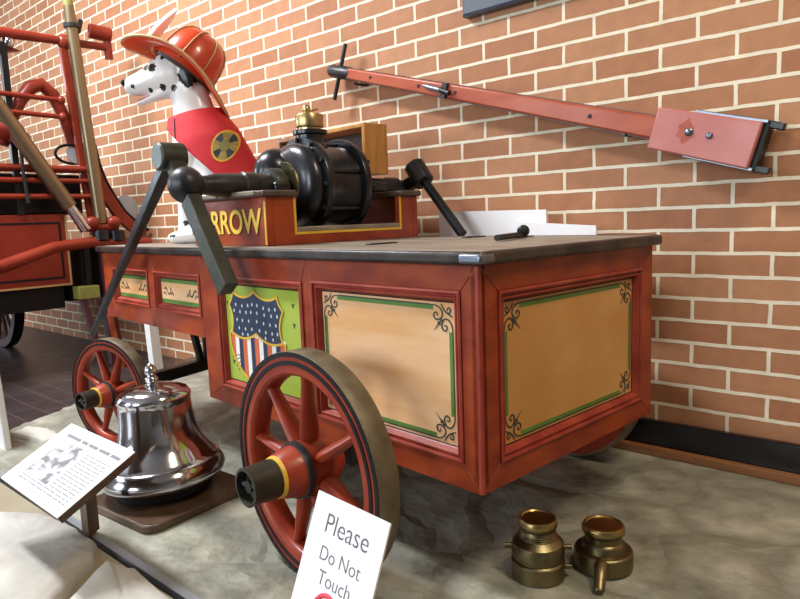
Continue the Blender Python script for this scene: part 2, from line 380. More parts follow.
def wall_with_holes(name, a0, a1, holes, z0, z1, f):
    b = B(); xs = [a0] + [q for h in holes for q in (h[0], h[1])] + [a1]
    for i in range(0, len(xs), 2): f(b, xs[i], xs[i + 1], z0, z1)
    for h in holes: f(b, h[0], h[1], z0, h[2]); f(b, h[0], h[1], h[3], z1)
    return struct(name, b, 'plaster', smooth=0)


wall_with_holes('wall_front', -9, 5, [(-4.4, -2.8, 0.75, 2.75), (-1.4, 0.2, 0.75, 2.75)], -0.05, 3.3, lambda b, a, c, z0, z1: b.box(a, c, -6.8, -6.6, z0, z1))
wall_with_holes('wall_left', -6.6, 0.2, [(-4.0, -2.4, 0.75, 2.75)], -0.05, 3.3, lambda b, a, c, z0, z1: b.box(-9.2, -9, a, c, z0, z1))


def window(name, a0, a1, front=True):
    b = B(); g = B()
    fr = (lambda bb, p, q, z0, z1, t: bb.box(p, q, -6.74, -6.74 + t, z0, z1)) if front else (lambda bb, p, q, z0, z1, t: bb.box(-9.14, -9.14 + t, p, q, z0, z1))
    mid = (a0 + a1) / 2
    for p, q, z0, z1 in ((a0, a0 + 0.06, 0.75, 2.75), (a1 - 0.06, a1, 0.75, 2.75), (a0 + .06, a1 - .06, 0.75, 0.81), (a0 + .06, a1 - .06, 2.69, 2.75), (mid - 0.03, mid + 0.03, 0.81, 2.69), (a0 + .06, mid - .03, 1.72, 1.78), (mid + .03, a1 - .06, 1.72, 1.78)): fr(b, p, q, z0, z1, 0.06)
    o = struct(name, b, 'white_board', smooth=0)
    fr(g, a0 + .06, a1 - .06, 0.81, 2.69, 0.006)
    obj('pane', g, 'pane', o, smooth=0)


window('window_1', -4.4, -2.8); window('window_2', -1.4, 0.2); window('window_3', -4.0, -2.4, False)
for i, (x, y) in enumerate(((-2.5, -1.6), (1.5, -1.1), (-4.6, -1.7))):
    t = thing('ceiling_light', ['warm ceiling lamp above the small pump cart', 'warm ceiling lamp right of the pump cart', 'ceiling lamp above the large red engine'][i], 'lamp', (x, y, 3.2), 0, 'ceiling lamps')
    obj('lamp_housing', B().box(-0.64, 0.64, -0.19, 0.19, -0.05, 0), 'white_board', t, bevel=0.005)
    obj('diffuser', B().box(-0.6, 0.6, -0.15, 0.15, -0.062, -0.05), 'lamp', t)

# stone display floor with an irregular left edge
edge = [(-2.46, -0.002), (-2.40, -0.20), (-2.36, -0.40), (-2.34, -0.56), (-2.27, -0.76), (-2.19, -0.88), (-2.11, -1.0), (-2.08, -1.10), (-2.04, -1.16), (-1.95, -1.25), (-1.80, -1.343)]
pe = []
for (a, b_) in zip(edge[:-1], edge[1:]):
    for t in (0, .25, .5, .75):
        j = random.uniform(-.012, .012); pe.append((a[0] + (b_[0] - a[0]) * t + j, a[1] + (b_[1] - a[1]) * t))
pe.append(edge[-1]); poly = pe + [(4.98, -1.343), (4.98, -0.002)]
struct('floor_stone', B().prism(poly, (0, 0, 0), X3, Y3, Z3, -0.03, 0.0), 'flag', smooth=0)
struct('trim_1', B().box(-1.9, 4.98, -1.362, -1.343, -0.03, 0.004), 'strip', smooth=0)
struct('trim_2', B().box(-2.30, 4.98, -0.052, -0.026, 0.0, 0.026), 'trimwood', bevel=0.003)
struct('baseboard_back', B().box(-2.46, 4.98, -0.024, -0.001, 0.0, 0.103), 'gloss_black', bevel=0.004)
struct('trim_3', B().hexa([(-2.44, -0.44, 0.0), (-2.33, -0.44, 0.0), (-2.41, -0.053, 0.0), (-2.50, -0.053, 0.0), (-2.44, -0.44, 0.035), (-2.33, -0.44, 0.035), (-2.41, -0.053, 0.035), (-2.50, -0.053, 0.035)]), 'gloss_black', bevel=0.004)

# ------------------------------------------------------------------ the small pump cart
CY = -0.0971
CART = thing('hand_pump_cart', 'red panelled hand pump fire cart with painted shield and cream panels', 'fire cart', (0.042, -1.021, 0), CY)
CM = Matrix.Translation((0.042, -1.021, 0)) @ Matrix.Rotation(CY, 4, 'Z')
XL, XD, WY, ZT, ZB, ZN = -1.892, -1.075, 0.6775, 0.6626, 0.228, 0.412

# carcass behind the framing
b = B().box(XD + 0.012, -0.020, 0.020, WY - 0.002, ZB + 0.01, ZT - 0.001)
obj('rear_body', b, 'red', CART, smooth=0)
b = B().box(XL + 0.012, XD + 0.012, 0.020, WY - 0.002, ZN + 0.01, ZT - 0.001)
obj('front_body', b, 'red', CART, smooth=0)

O_S, O_E = Vector((0, 0, 0)), Vector((0, 0, 0))


def face_frame(name, o, u, v, n, rect, op, th=0.020):
    """four mitred boards round an opening"""
    a0, a1, b0, b1 = rect; c0, c1, d0, d1 = op; bb = B()
    for q in ([(a0, b0), (a1, b0), (c1, d0), (c0, d0)], [(a1, b0), (a1, b1), (c1, d1), (c1, d0)], [(a1, b1), (a0, b1), (c0, d1), (c1, d1)], [(a0, b1), (a0, b0), (c0, d0), (c0, d1)]):
        bb.prism(q, o, u, v, n, -th, 0)
    return obj(name, bb, 'red', CART, bevel=0.0022)


MOULD = [(-0.001, -0.012), (-0.001, 0.003), (0.003, 0.005), (0.006, 0.004), (0.008, -0.002), (0.010, -0.002), (0.012, 0.001), (0.015, 0.001), (0.018, -0.004), (0.020, -0.009), (0.024, -0.013)]


def chaikin(P, k=2):
    for _ in range(k):
        Q = [P[0]]
        for a, b2 in zip(P[:-1], P[1:]): Q += [(a[0] * .75 + b2[0] * .25, a[1] * .75 + b2[1] * .25), (a[0] * .25 + b2[0] * .75, a[1] * .25 + b2[1] * .75)]
        P = Q + [P[-1]]
    return P


CURVES = [[(440, 40), (325, 41), (255, 66), (214, 112), (206, 165), (245, 214), (318, 230), (366, 192), (356, 146), (320, 128), (288, 150), (304, 180)]]
CURVES.append([(b2, a) for a, b2 in CURVES[0]])
CURVES.append([(225, 22), (192, 80), (150, 120), (95, 150), (36, 176)])
CURVES.append([(150, 120), (120, 142), (82, 126), (66, 90), (92, 60), (128, 74), (120, 102)])


def scroll(bb, cx, cy, sx, sy, s, o, u, v, n, d):
    """corner scrollwork; s = size of 300 drawing units; (sx, sy) point towards the panel middle"""
    k = s / 300.0
    f = lambda P: [(cx + sx * k * a, cy + sy * k * b2) for a, b2 in P]
    for c in CURVES:
        P = chaikin(c); m_ = len(P)
        bb.ribbon(f(P), [k * (8 + 13 * sin(pi * min(1, (i + 2) / (m_ + 2))) ** .6) for i in range(m_)], o, u, v, n, d, d + 0.0008)
    bb.prism(f([(205, 228), (228, 205), (258, 246), (300, 250), (290, 276), (372, 372), (276, 290), (250, 300), (246, 258)]), o, u, v, n, d, d + 0.0008)


def painted_panel(nm, o, u, v, n, inner, pm, kind, frame_parent=None):
    u0, u1, v0, v1 = inner; d = -0.012
    bb = B().prism([(u0 - .006, v0 - .006), (u1 + .006, v0 - .006), (u1 + .006, v1 + .006), (u0 - .006, v1 + .006)], o, u, v, n, d - 0.008, d)
    p = obj(nm, bb, pm, CART, smooth=0)
    obj('moulding', B().ring(u0 - .022, u1 + .022, v0 - .022, v1 + .022, MOULD, o, u, v, n), 'red_edge', p, smooth=25)
    # fine shadow line painted round the field
    ins = 0.0015
    obj('edge_line', B().ribbon([(u0 + ins, v0 + ins), (u1 - ins, v0 + ins), (u1 - ins, v1 - ins), (u0 + ins, v1 - ins)], 0.003, o, u, v, n, d, d + 0.0006, closed=True), 'black_line', p, smooth=0)
    if kind == 'scroll':
        g, e = 0.009, 0.060
        for q0, q1, m_, nm, wd, hh in ((g + .0055, e, 'green', 'green_stripe', .0085, .0005), (g, e + .008, 'darkgreen', 'dark_stripe', .0032, .0007)):
            for a, c in (((u0 + q1, v0 + q0), (u1 - q1, v0 + q0)), ((u0 + q1, v1 - q0), (u1 - q1, v1 - q0)), ((u0 + q0, v0 + q1), (u0 + q0, v1 - q1)), ((u1 - q0, v0 + q1), (u1 - q0, v1 - q1))):
                obj(nm, B().ribbon([a, c], wd, o, u, v, n, d, d + hh), m_, p, smooth=0)
        for cx, sx in ((u0 + .003, 1), (u1 - .003, -1)):
            for cy, sy in ((v0 + .003, 1), (v1 - .003, -1)):
                sb = B(); scroll(sb, cx, cy, sx, sy, 0.046, o, u, v, n, d + 0.0004); obj('scroll_ornament', sb, 'darkgreen', p, smooth=0)
    if kind == 'small':
        for va, vb in ((v0 + .004, v0 + .016), (v1 - .014, v1 - .002)):
            obj('green_stripe', B().prism([(u0 + .004, va), (u1 - .004, va), (u1 - .004, vb), (u0 + .004, vb)], o, u, v, n, d, d + 0.0005), 'green', p, smooth=0)
        vm = (v0 + v1) / 2
        for cu, s in ((u0 + .055, 1), (u1 - .055, -1)):
            sb = B()
            sb.ribbon([(cu + s * a, vm + c) for a, c in [(-.030, .006), (-.018, .012), (-.008, .002), (.004, -.010), (.016, -.006), (.022, .006), (.014, .012)]], 0.0048, o, u, v, n, d + .0004, d + 0.001)
            sb.ribbon([(cu + s * a, vm + c) for a, c in [(.022, -.010), (.032, -.002), (.040, -.012)]], 0.004, o, u, v, n, d + .0004, d + 0.001)
            sb.ribbon([(cu + s * a, vm + c) for a, c in [(-.038, -.008), (-.026, -.004), (-.014, -.014)]], 0.004, o, u, v, n, d + .0004, d + 0.001)
            obj('scroll_ornament', sb, 'darkgreen', p, smooth=0)
    return p


SIDE = (Vector((0, 0, 0)), X3, Z3, Vector((0, -1, 0)))
ENDF = (Vector((0, 0, 0)), Y3, Z3, Vector((1, 0, 0)))
p1, p2 = (-0.957, -0.574, 0.303, 0.584), (-0.490, -0.066, 0.303, 0.590)
p3, p4, p5 = (-1.395, -1.108, 0.497, 0.583), (-1.770, -1.492, 0.497, 0.583), (0.078, 0.598, 0.299, 0.587)


def grow(p, k): return (p[0] - k, p[1] + k, p[2] - k, p[3] + k)


face_frame('side_frame', *SIDE, (XD, -0.532, ZB, ZT), grow(p1, .022))
face_frame('side_frame', *SIDE, (-0.532, 0.0, ZB, ZT), grow(p2, .022))
face_frame('side_frame', *SIDE, (-1.450, XD, ZN, ZT), grow(p3, .022))
face_frame('side_frame', *SIDE, (XL, -1.450, ZN, ZT), grow(p4, .022))
face_frame('end_frame', *ENDF, (0.0, WY, ZB, ZT), grow(p5, .022))
painted_panel('cream_panel', *SIDE, p2, 'cream', 'scroll')
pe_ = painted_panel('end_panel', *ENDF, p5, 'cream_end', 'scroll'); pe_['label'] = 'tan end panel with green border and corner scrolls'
painted_panel('small_panel', *SIDE, p3, 'cream', 'small')
painted_panel('small_panel', *SIDE, p4, 'cream', 'small')
pf = painted_panel('flag_panel', *SIDE, p1, 'lime', 'flag'); pf['label'] = 'lime green panel with stars and stripes shield'
# plain far side, left end and the cart bottom edges
obj('far_side', B().box(XL, 0, WY - .004, WY, ZN, ZT).box(XD, 0, WY - .004, WY, ZB, ZN), 'red', CART, smooth=0)
obj('left_end', B().box(XL, XL + .014, 0.018, WY, ZN, ZT), 'red', CART, smooth=0)
obj('step_end', B().box(XD, XD + .014, 0.018, WY, ZB, ZN + .02), 'red', CART, smooth=0)
obj('corner_bead', B().tube([(-0.002, 0.002, ZB + 0.004), (-0.002, 0.002, ZT - 0.002)], 0.006, 10), 'red_edge', CART)

# shield on the lime panel
o_, u_, v_, n_ = SIDE; d_ = -0.012


def bez(p0, p1_, p2_, n=10): return [((1 - t) ** 2 * p0[0] + 2 * t * (1 - t) * p1_[0] + t * t * p2_[0], (1 - t) ** 2 * p0[1] + 2 * t * (1 - t) * p1_[1] + t * t * p2_[1]) for t in [i / n for i in range(n + 1)]]


SCX, SW = -0.796, 0.142   # centre and half width of the shield


def sh(pts): return [(SCX + a * SW, b2) for a, b2 in pts]


chief = sh(bez((-0.80, 0.562), (-0.38, 0.535), (0, 0.568)) + bez((0, 0.568), (0.38, 0.535), (0.80, 0.560))[1:] + bez((0.80, 0.560), (0.82, 0.540), (0.98, 0.524), 5)[1:] + bez((0.98, 0.524), (0.74, 0.480), (0.92, 0.440), 7)[1:]
           + bez((0.92, 0.440), (0.45, 0.418), (0.0, 0.452))[1:] + bez((0.0, 0.452), (-0.45, 0.418), (-0.92, 0.446))[1:] + bez((-0.92, 0.446), (-0.74, 0.49), (-0.98, 0.526), 7)[1:] + bez((-0.98, 0.526), (-0.82, 0.542), (-0.80, 0.562), 5)[1:-1])
body_l = bez((-1.0, 0.440), (-1.02, 0.345), (0.0, 0.296), 14); body_r = bez((1.0, 0.436), (1.02, 0.345), (0.0, 0.296), 14)


def ylow(a):
    P = body_l if a < 0 else body_r
    for (x0, y0), (x1, y1) in zip(P[:-1], P[1:]):
        if min(x0, x1) - 1e-9 <= a <= max(x0, x1) + 1e-9: return y0 + (y1 - y0) * (0 if abs(x1 - x0) < 1e-9 else (a - x0) / (x1 - x0))
    return P[0][1]


outline = sh([(-1.0, 0.447), (-0.92, 0.452)] + [(0.92, 0.448), (1.0, 0.443)] + body_r[1:] + list(reversed(body_l[1:-1])))
obj('shield_field', B().prism(outline, o_, u_, v_, n_, d_, d_ + 0.0008), 'white_paint', pf, smooth=0)
ncol = 13
for k in range(ncol):
    a0, a1 = -0.97 + 1.94 * k / ncol, -0.97 + 1.94 * (k + 1) / ncol
    c = ['stripe_red', 'white_paint', 'navy'][k % 3]
    if c == 'white_paint': continue
    q = [(a0, 0.440), (a0, ylow(a0) + .003), (min(max((a0 + a1) / 2, a0), a1), ylow((a0 + a1) / 2) + .003), (a1, ylow(a1) + .003), (a1, 0.440)]
    obj('shield_stripe', B().prism(sh(q), o_, u_, v_, n_, d_ + .0006, d_ + 0.0013), c, pf, smooth=0)
obj('shield_chief', B().prism(chief, o_, u_, v_, n_, d_ + .0012, d_ + 0.0020), 'navy', pf, smooth=0)
gb = B(); gb.ribbon(chief, 0.0062, o_, u_, v_, n_, d_ + .0018, d_ + 0.0026, closed=True)
gb.ribbon(sh([(-0.92, 0.446)] + body_l), 0.0062, o_, u_, v_, n_, d_ + .0018, d_ + 0.0026); gb.ribbon(sh([(0.92, 0.440)] + body_r), 0.0062, o_, u_, v_, n_, d_ + .0018, d_ + 0.0026)
obj('gold_outline', gb, 'gold', pf, smooth=0)
for r_i, (zz, xs) in enumerate(((0.535, (-.70, -.46, -.24, -.08, .10, .32, .52, .72)), (0.512, (-.78, -.55, -.32, -.14, .08, .34, .58, .78)), (0.488, (-.68, -.48, -.24, .06, .3, .52, .72)), (0.465, (-.62, -.38, -.14, .14, .36, .58, .76)), (0.449, (-.5, -.3, .34, .6)))):
    for a in xs:
        zc = zz + 0.010 * abs(sin(a * pi)) * (-1 if r_i == 0 else -0.4); x = SCX + a * SW
        st = []
        for k in range(10): rr = 0.0062 if k % 2 == 0 else 0.0030; th = pi / 2 + k * pi / 5; st.append((x + rr * 0.75 * cos(th), zc + rr * sin(th)))
        obj('star', B().prism(st, o_, u_, v_, n_, d_ + .0018, d_ + 0.0026), 'white_paint', pf, smooth=0)
for cx, cz in ((-0.612, 0.545), (-0.612, 0.495), (-0.945, 0.53), (-0.93, 0.36), (-0.61, 0.40)):
    sb = B().prism([(cx, cz - .010), (cx + .007, cz + .004), (cx + .002, cz + .001), (cx - .006, cz + .004)], o_, u_, v_, n_, d_ + .0003, d_ + .001); obj('leaf_mark', sb, 'darkgreen', pf, smooth=0)
for k in range(4): obj('leaf_mark', B().ribbon([(-0.935 + .01 * k, 0.372 - .012 * k), (-0.885 + .006 * k, 0.385 - .004 * k)], .0025, o_, u_, v_, n_, d_ + .0003, d_ + .001), 'darkgreen', pf, smooth=0)

# deck of planks with a dark rounded nosing
DT = 0.687
for k in range(6):
    y0 = 0.012 + k * (WY - 0.024) / 6; y1 = 0.012 + (k + 1) * (WY - 0.024) / 6 - 0.0015
    obj('deck_board', B().box(XL - .006, 0.008, y0, y1, ZT + 0.001, DT), 'deck', CART, bevel=0.002)
nb = B()
for a, c in (((XL - .014, -.010), (0.014, -.010)), ((0.012, -.010), (0.012, WY + .010)), ((0.014, WY + .010), (XL - .014, WY + .010)), ((XL - .012, WY + .010), (XL - .012, -.010))):
    nb.bar((*a, (ZT + DT) / 2), (*c, (ZT + DT) / 2), 0.022, DT - ZT + 0.0005)
obj('deck_nosing', nb, 'deck_edge', CART, bevel=0.007, seg=3)
obj('corner_plate', B().box(-0.030, 0.0245, -0.0225, 0.022, ZT + .002, DT - .003), 'steel', CART, bevel=0.006, seg=3)
for nm, x, y0, y1 in (('deck_slot', -0.50, 0.170, 0.265), ('deck_slot', -0.50, 0.54, 0.63)):
    obj(nm, B().box(x - .010, x + .010, y0, y1, DT - .001, DT + .0035), 'black_paint', CART, bevel=0.002)

# running gear
AX_B = (-0.34, 0.245); PIV = (-1.718, 0.34)
obj('axle', B().bar((AX_B[0], -0.06, 0.245), (AX_B[0], WY + .06, 0.245), 0.05, 0.05), 'iron', CART, bevel=0.004)
obj('axle', B().bar((PIV[0] + .46 * sin(.3), .34 - .44 * cos(.3), 0.191), (PIV[0] - .39 * sin(.3), .34 + .39 * cos(.3), 0.191), 0.045, 0.045), 'iron', CART, bevel=0.004)
obj('bolster', B().box(PIV[0] - .06, PIV[0] + .06, 0.27, 0.47, 0.33, ZN + .012), 'red', CART, bevel=0.006)
obj('king_post', B().tube([(PIV[0], .34, 0.17), (PIV[0], .34, 0.35)], 0.035, 16), 'iron', CART)
for xa, ya, xb, yb in ((-1.885, .012, -1.86, .03),):
    obj('brace', B().bar((xa, ya, ZN + .01), (xb, yb, 0.20), 0.022, 0.03), 'red', CART, bevel=0.003)
obj('stay_rod', B().bar((-1.77, 0.27, ZN + .01), (-1.70, 0.285, 0.19), 0.022, 0.022), 'iron', CART)


def wheel(x, y, z, R, sgn, steer, spokes, sc=1.0, label=None):
    """sgn = -1: hub points to -y. Local axis along y, steer about z"""
    o = bpy.data.objects.new('wheel', None); COL.objects.link(o); o.parent = CART; o.location = (x, y, z); o.rotation_euler = (0, 0, steer)
    o.empty_display_size = .05
    if label: o['label'] = label
    w2 = 0.027 * sc; Ri = R - 0.052 * sc; Rt = R - 0.008 * sc; D = (0, 1, 0)
    obj('felloe', B().lathe([(Ri + .004, -w2 + .004), (Ri, -w2 + .010), (Ri, w2 - .010), (Ri + .004, w2 - .002), (Rt, w2 - .001), (Rt, -w2 + .001), (Ri + .008, -w2 + .001)], (0, 0, 0), D, 72, closed=True), 'red_wheel', o)
    obj('tire', B().lathe([(Rt - .0005, -w2), (R - .002, -w2), (R, -w2 + .003), (R, w2 - .003), (R - .002, w2), (Rt - .0005, w2)], (0, 0, 0), D, 72, closed=True), 'tire', o)
    for q0, q1 in ((R - .0105 * sc, R - .0008 * sc), (R - .0280 * sc, R - .0190 * sc)):
        obj('pinstripe', B().lathe([(q0, sgn * (w2 - .0008)), (q1, sgn * (w2 - .0008)), (q1, sgn * (w2 + .0010)), (q0, sgn * (w2 + .0010))], (0, 0, 0), D, 72, closed=True), 'black_line', o)
    for a in spokes:
        a = radians(a); dv = Vector((cos(a), 0, sin(a)))
        b2 = B().loft([(dv * 0.045 * sc, 0.021 * sc, 0.012 * sc), (dv * 0.075 * sc, 0.023 * sc, 0.0145 * sc), (dv * (R * .55), 0.018 * sc, 0.0115 * sc), (dv * (Ri - .02), 0.015 * sc, 0.0095 * sc), (dv * (Ri + .006), 0.015 * sc, 0.0095 * sc)], 12)
        obj('spoke', b2, 'red_wheel', o)
    s = sgn
    obj('hub', B().lathe([(0.034 * sc, s * -.065 * sc), (0.046 * sc, s * -.05 * sc), (0.056 * sc, s * -.03 * sc), (0.058 * sc, s * .028 * sc), (0.054 * sc, s * .045 * sc), (0.047 * sc, s * .075 * sc), (0.040 * sc, s * .088 * sc), (0.03 * sc, s * .09 * sc)], (0, 0, 0), D, 40), 'red_wheel', o)
    obj('hub_band', B().lathe([(0.0585 * sc, s * .029 * sc), (0.0605 * sc, s * .031 * sc), (0.0585 * sc, s * .044 * sc), (0.055 * sc, s * .045 * sc)], (0, 0, 0), D, 40, closed=True), 'iron', o)
    obj('yellow_band', B().lathe([(0.0395 * sc, s * .083 * sc), (0.0435 * sc, s * .084 * sc), (0.0420 * sc, s * .091 * sc), (0.038 * sc, s * .092 * sc)], (0, 0, 0), D, 40, closed=True), 'gold', o)
    obj('hub_end', B().lathe([(0.039 * sc, s * .090 * sc), (0.040 * sc, s * .100 * sc), (0.038 * sc, s * .150 * sc), (0.039 * sc, s * .155 * sc), (0.033 * sc, s * .156 * sc), (0.031 * sc, s * .135 * sc), (0.012 * sc, s * .130 * sc), (0.012 * sc, s * .150 * sc), (0.0001, s * .151 * sc)], (0, 0, 0), D, 32), 'hubend', o)
    obj('axle_pin', B().bar((-.026 * sc, s * .144 * sc, 0), (.026 * sc, s * .144 * sc, 0.006), .008 * sc, .008 * sc), 'steel', o)
    return o


wheel(-0.34, -0.148, 0.245, 0.245, -1, 0.0, (89, 132, 174, 32, -22, -65, -108, -150))
wheel(-0.34, WY + .148, 0.245, 0.245, 1, 0.0, [45 * k for k in range(8)])
wheel(-1.532, -.131, 0.191, 0.191, -1, 0.3, [22 + 45 * k for k in range(8)], 0.78)
wheel(PIV[0] - .40 * sin(.3), .34 + .40 * cos(.3), 0.191, 0.191, 1, 0.3, [45 * k for k in range(8)], 0.78)

# pump housing on the deck
PX0, PX1, PY0, PY1, PZ = -1.256, -0.820, 0.080, 0.700, 0.824
SX, SZ = -0.997, 0.865
hb = bpy.data.objects.new('pump_housing', None); COL.objects.link(hb); hb.parent = CART; hb.location = (0, 0, 0); hb.empty_display_size = .05
PYF = 0.672
obj('front_board', B().box(PX0, PX1, PY0, PY0 + .022, DT + .0005, PZ), 'red', hb, bevel=0.002)
obj('rear_board', B().box(PX0, PX1, PYF - .022, PYF, DT + .0005, PZ), 'red', hb, bevel=0.002)
for x0, x1 in ((PX1 - .022, PX1 - .0005), (PX0 + .0005, PX0 + .022)):
    eb = B().prism([(PY0 + .022, DT + .0005), (PYF - .022, DT + .0005), (PYF - .022, PZ), (0.590, PZ), (0.590, 0.722), (0.178, 0.722), (0.178, PZ), (PY0 + .022, PZ)], (0, 0, 0), Y3, Z3, X3, x0, x1)
    obj('end_board', eb, 'red', hb, smooth=0, bevel=0.0015)
obj('cap_board', B().box(PX0 - .02, PX1 + .012, PY0 - .014, 0.180, PZ, PZ + .018), 'cap_wood', hb, bevel=0.006, seg=3)
obj('cap_board', B().box(PX0 - .02, PX1 + .012, 0.586, PYF + .012, PZ, PZ + .018), 'cap_wood', hb, bevel=0.006, seg=3)
for x0, x1 in ((PX0 - .02, -1.065), (-1.045, PX1 - .03)):
    obj('brass_edge', B().box(x0, x1, PY0 - .018, PY0 + .004, PZ + .005, PZ + .0185), 'sill', hb, bevel=0.003)
obj('sill', B().box(PX1 - .055, PX1 + .001, 0.179, 0.589, 0.7225, 0.737), 'sill', hb, bevel=0.003)
lb = B()
lb.ribbon([(0.176, PZ - .001), (0.176, 0.7195), (0.592, 0.7195), (0.592, PZ - .001)], 0.0075, (PX1, 0, 0), Y3, Z3, X3, -.0006, 0.0006)
lb.ribbon([(PX1 - .006, PZ - .012), (PX1 - .006, DT + .004)], 0.008, (0, PY0, 0), X3, Z3, Vector((0, -1, 0)), -.0006, .0008)
obj('gold_pinstripe', lb, 'gold', hb, smooth=0)
tx = -1.025
text_mesh('letter_shadow', 'ARROW', 0.098, 'black_paint', hb, (tx + .003, PY0 - .0004, 0.7515), X3, Z3, 0.0004, 0.0022, sx=0.98)
text_mesh('lettering', 'ARROW', 0.098, 'letter_gold', hb, (tx, PY0 - .0012, 0.754), X3, Z3, 0.0006, 0.0018, sx=0.98)

# pump: horizontal barrel with rocking shaft
pm = bpy.data.objects.new('pump', None); COL.objects.link(pm); pm.parent = CART; pm.location = (SX, 0, SZ); pm.empty_display_size = .05
obj('barrel', B().lathe([(0.06, .265), (0.105, .272), (0.128, .288), (0.135, .305), (0.135, .312), (0.128, .330), (0.128, .478), (0.135, .492), (0.135, .498), (0.126, .514), (0.100, .528), (0.06, .534)], (0, 0, 0), Y3, 56), 'castiron', pm)
for y in (.322, .472):
    obj('flange', B().lathe([(0.12, y), (0.152, y + .001), (0.154, y + .004), (0.154, y + .022), (0.152, y + .025), (0.12, y + .026)], (0, 0, 0), Y3, 56), 'castiron', pm)
for y in (.319, .501):
    for k in range(12):
        a = 2 * pi * k / 12; obj('bolt', B().lathe([(.0075, y), (.0075, y + .008), (.0001, y + .009)] if y > .4 else [(.0001, y - .007), (.0075, y - .006), (.0075, y + .003)], (0.143 * cos(a), 0, 0.143 * sin(a)), Y3, 8), 'castiron', pm)
obj('barrel_strap', B().box(-.012, .012, .345, .475, .120, .138), 'castiron', pm, bevel=.004)
obj('ridge', B().bar((.124, .347, .040), (.124, .473, .040), .014, .012), 'castiron', pm, bevel=.004)
obj('ridge', B().bar((.110, .347, -.075), (.110, .473, -.075), .014, .012), 'castiron', pm, bevel=.004)
obj('valve_cover', B().ell((-.075, .285, .045), (.070, .075, .080)), 'castiron', pm)
for y, s in ((.268, -1), (.534, 1)):
    obj('brass_ring', B().lathe([(0.055, y - .006), (0.072, y - .006), (0.075, y), (0.072, y + .006), (0.055, y + .006)], (0, 0, 0), Y3, 40), 'oldbrass', pm)
obj('bearing_yoke', B().lathe([(0.040, .205), (0.052, .207), (0.055, .215), (0.055, .240), (0.050, .246), (0.040, .248)], (0, 0, 0), Y3, 36), 'lever', pm)
obj('bearing_block', B().box(-.055, .055, .196, .252, -.023, .010), 'castiron', pm, bevel=.008)
obj('bearing_block', B().box(-.050, .050, .590, .660, -.023, .012), 'castiron', pm, bevel=.008)
obj('filler_neck', B().lathe([(.058, .110), (.056, .125), (.046, .138), (.046, .160), (.055, .164), (.055, .176), (.040, .178)], (0, .372, 0), Z3, 36), 'castiron', pm)
bc = obj('brass_cap', B().lathe([(.036, .178), (.036, .184), (.044, .187), (.045, .190), (.045, .222), (.043, .226), (.020, .229), (.001, .230)], (0, .372, 0), Z3, 40), 'brass', pm)
obj('oil_cup', B().ell((-.004, .366, .243), (.014, .014, .016)).tube([(.004, .376, .238), (.020, .392, .244)], .004, 8), 'brass', bc)
obj('rocker_shaft', B().lathe([(.024, -.06), (.026, -.03), (.028, .0), (.034, .03), (.036, .06), (.036, .11), (.041, .115), (.041, .150), (.036, .156), (.036, .205), (.030, .21), (.030, .27)], (0, 0, 0), Y3, 32), 'iron', pm)
obj('rocker_shaft', B().lathe([(.030, .525), (.030, .68), (.034, .69), (.034, .74), (.026, .75), (.024, .80)], (0, 0, 0), Y3, 32), 'iron', pm)
obj('ball', B().ell((0, -.062, 0), (.052, .050, .052), 36, 20).tube([(-.045, -.075, 0), (-.062, -.08, .002)], .010, 12), 'iron', pm)
# lever pointing down to the left
obj('lever_arm', B().bar((-.02, -.062, .02), (-.078, -.062, .082), .042, .050, (0, 1, 0)), 'lever', pm, bevel=.008)
obj('lever_eye', B().lathe([(.034, -.105), (.040, -.100), (.041, -.030), (.036, -.026)], (-.082, 0, .085), Y3, 32), 'lever', pm)
obj('pump_lever', B().bar((-.095, -.066, .072), (-.900, -.066, -.522), .036, .034, (0, 1, 0), .018, .016), 'iron', pm, bevel=.004)
# lever pointing down to the right
obj('pump_lever', B().bar((.030, -.066, -.040), (.207, -.066, -.283), .052, .040, (0, 1, 0)), 'lever', pm, bevel=.003)
# far lever
obj('lever_eye', B().lathe([(.034, -.045), (.038, -.04), (.038, .035), (.034, .04)], (.085, .78, .040), (0.62, 0, -0.78), 28), 'iron', pm)
obj('lever_arm', B().bar((0, .79, 0), (.085, .79, .030), .045, .045, (0, 1, 0)), 'iron', pm, bevel=.008)
obj('pump_lever', B().tube([(.085, .78, .040), (.282, .78, -.176)], .017, 20), 'castiron', pm)


# ------------------------------------------------------------------ things standing on the cart
def cw(x, y, z): return CM @ Vector((x, y, z))


# wooden box
t = thing('wooden_box', 'open golden oak box lying on its side behind the black pump', 'box', cw(0, 0, DT), CY)
bx0, bx1, by0, by1, bz = -1.50, -0.965, 0.575, 0.680, 0.392; bl = 0.220
obj('side_board', B().box(bx1 - .016, bx1, by0, by1, bl, bz), 'oak', t, bevel=.002)
obj('side_board', B().box(bx0, bx0 + .016, by0, by1, bl, bz), 'oak', t, bevel=.002)
obj('top_board', B().box(bx0 + .016, bx1 - .016, by0, by1, bz - .014, bz), 'oak', t, bevel=.002)
obj('bottom_board', B().box(bx0 + .016, bx1 - .016, by0, by1, bl, bl + .014), 'oak', t, bevel=.002)
obj('back_board', B().box(bx0 + .016, bx1 - .016, by1 - .010, by1, bl + .014, bz - .014), 'dark_inside', t)
for x in (-1.265, -1.095):
    obj('foot', B().box(x, x + .04, .595, .660, 0.1555, bl), 'oak', t)
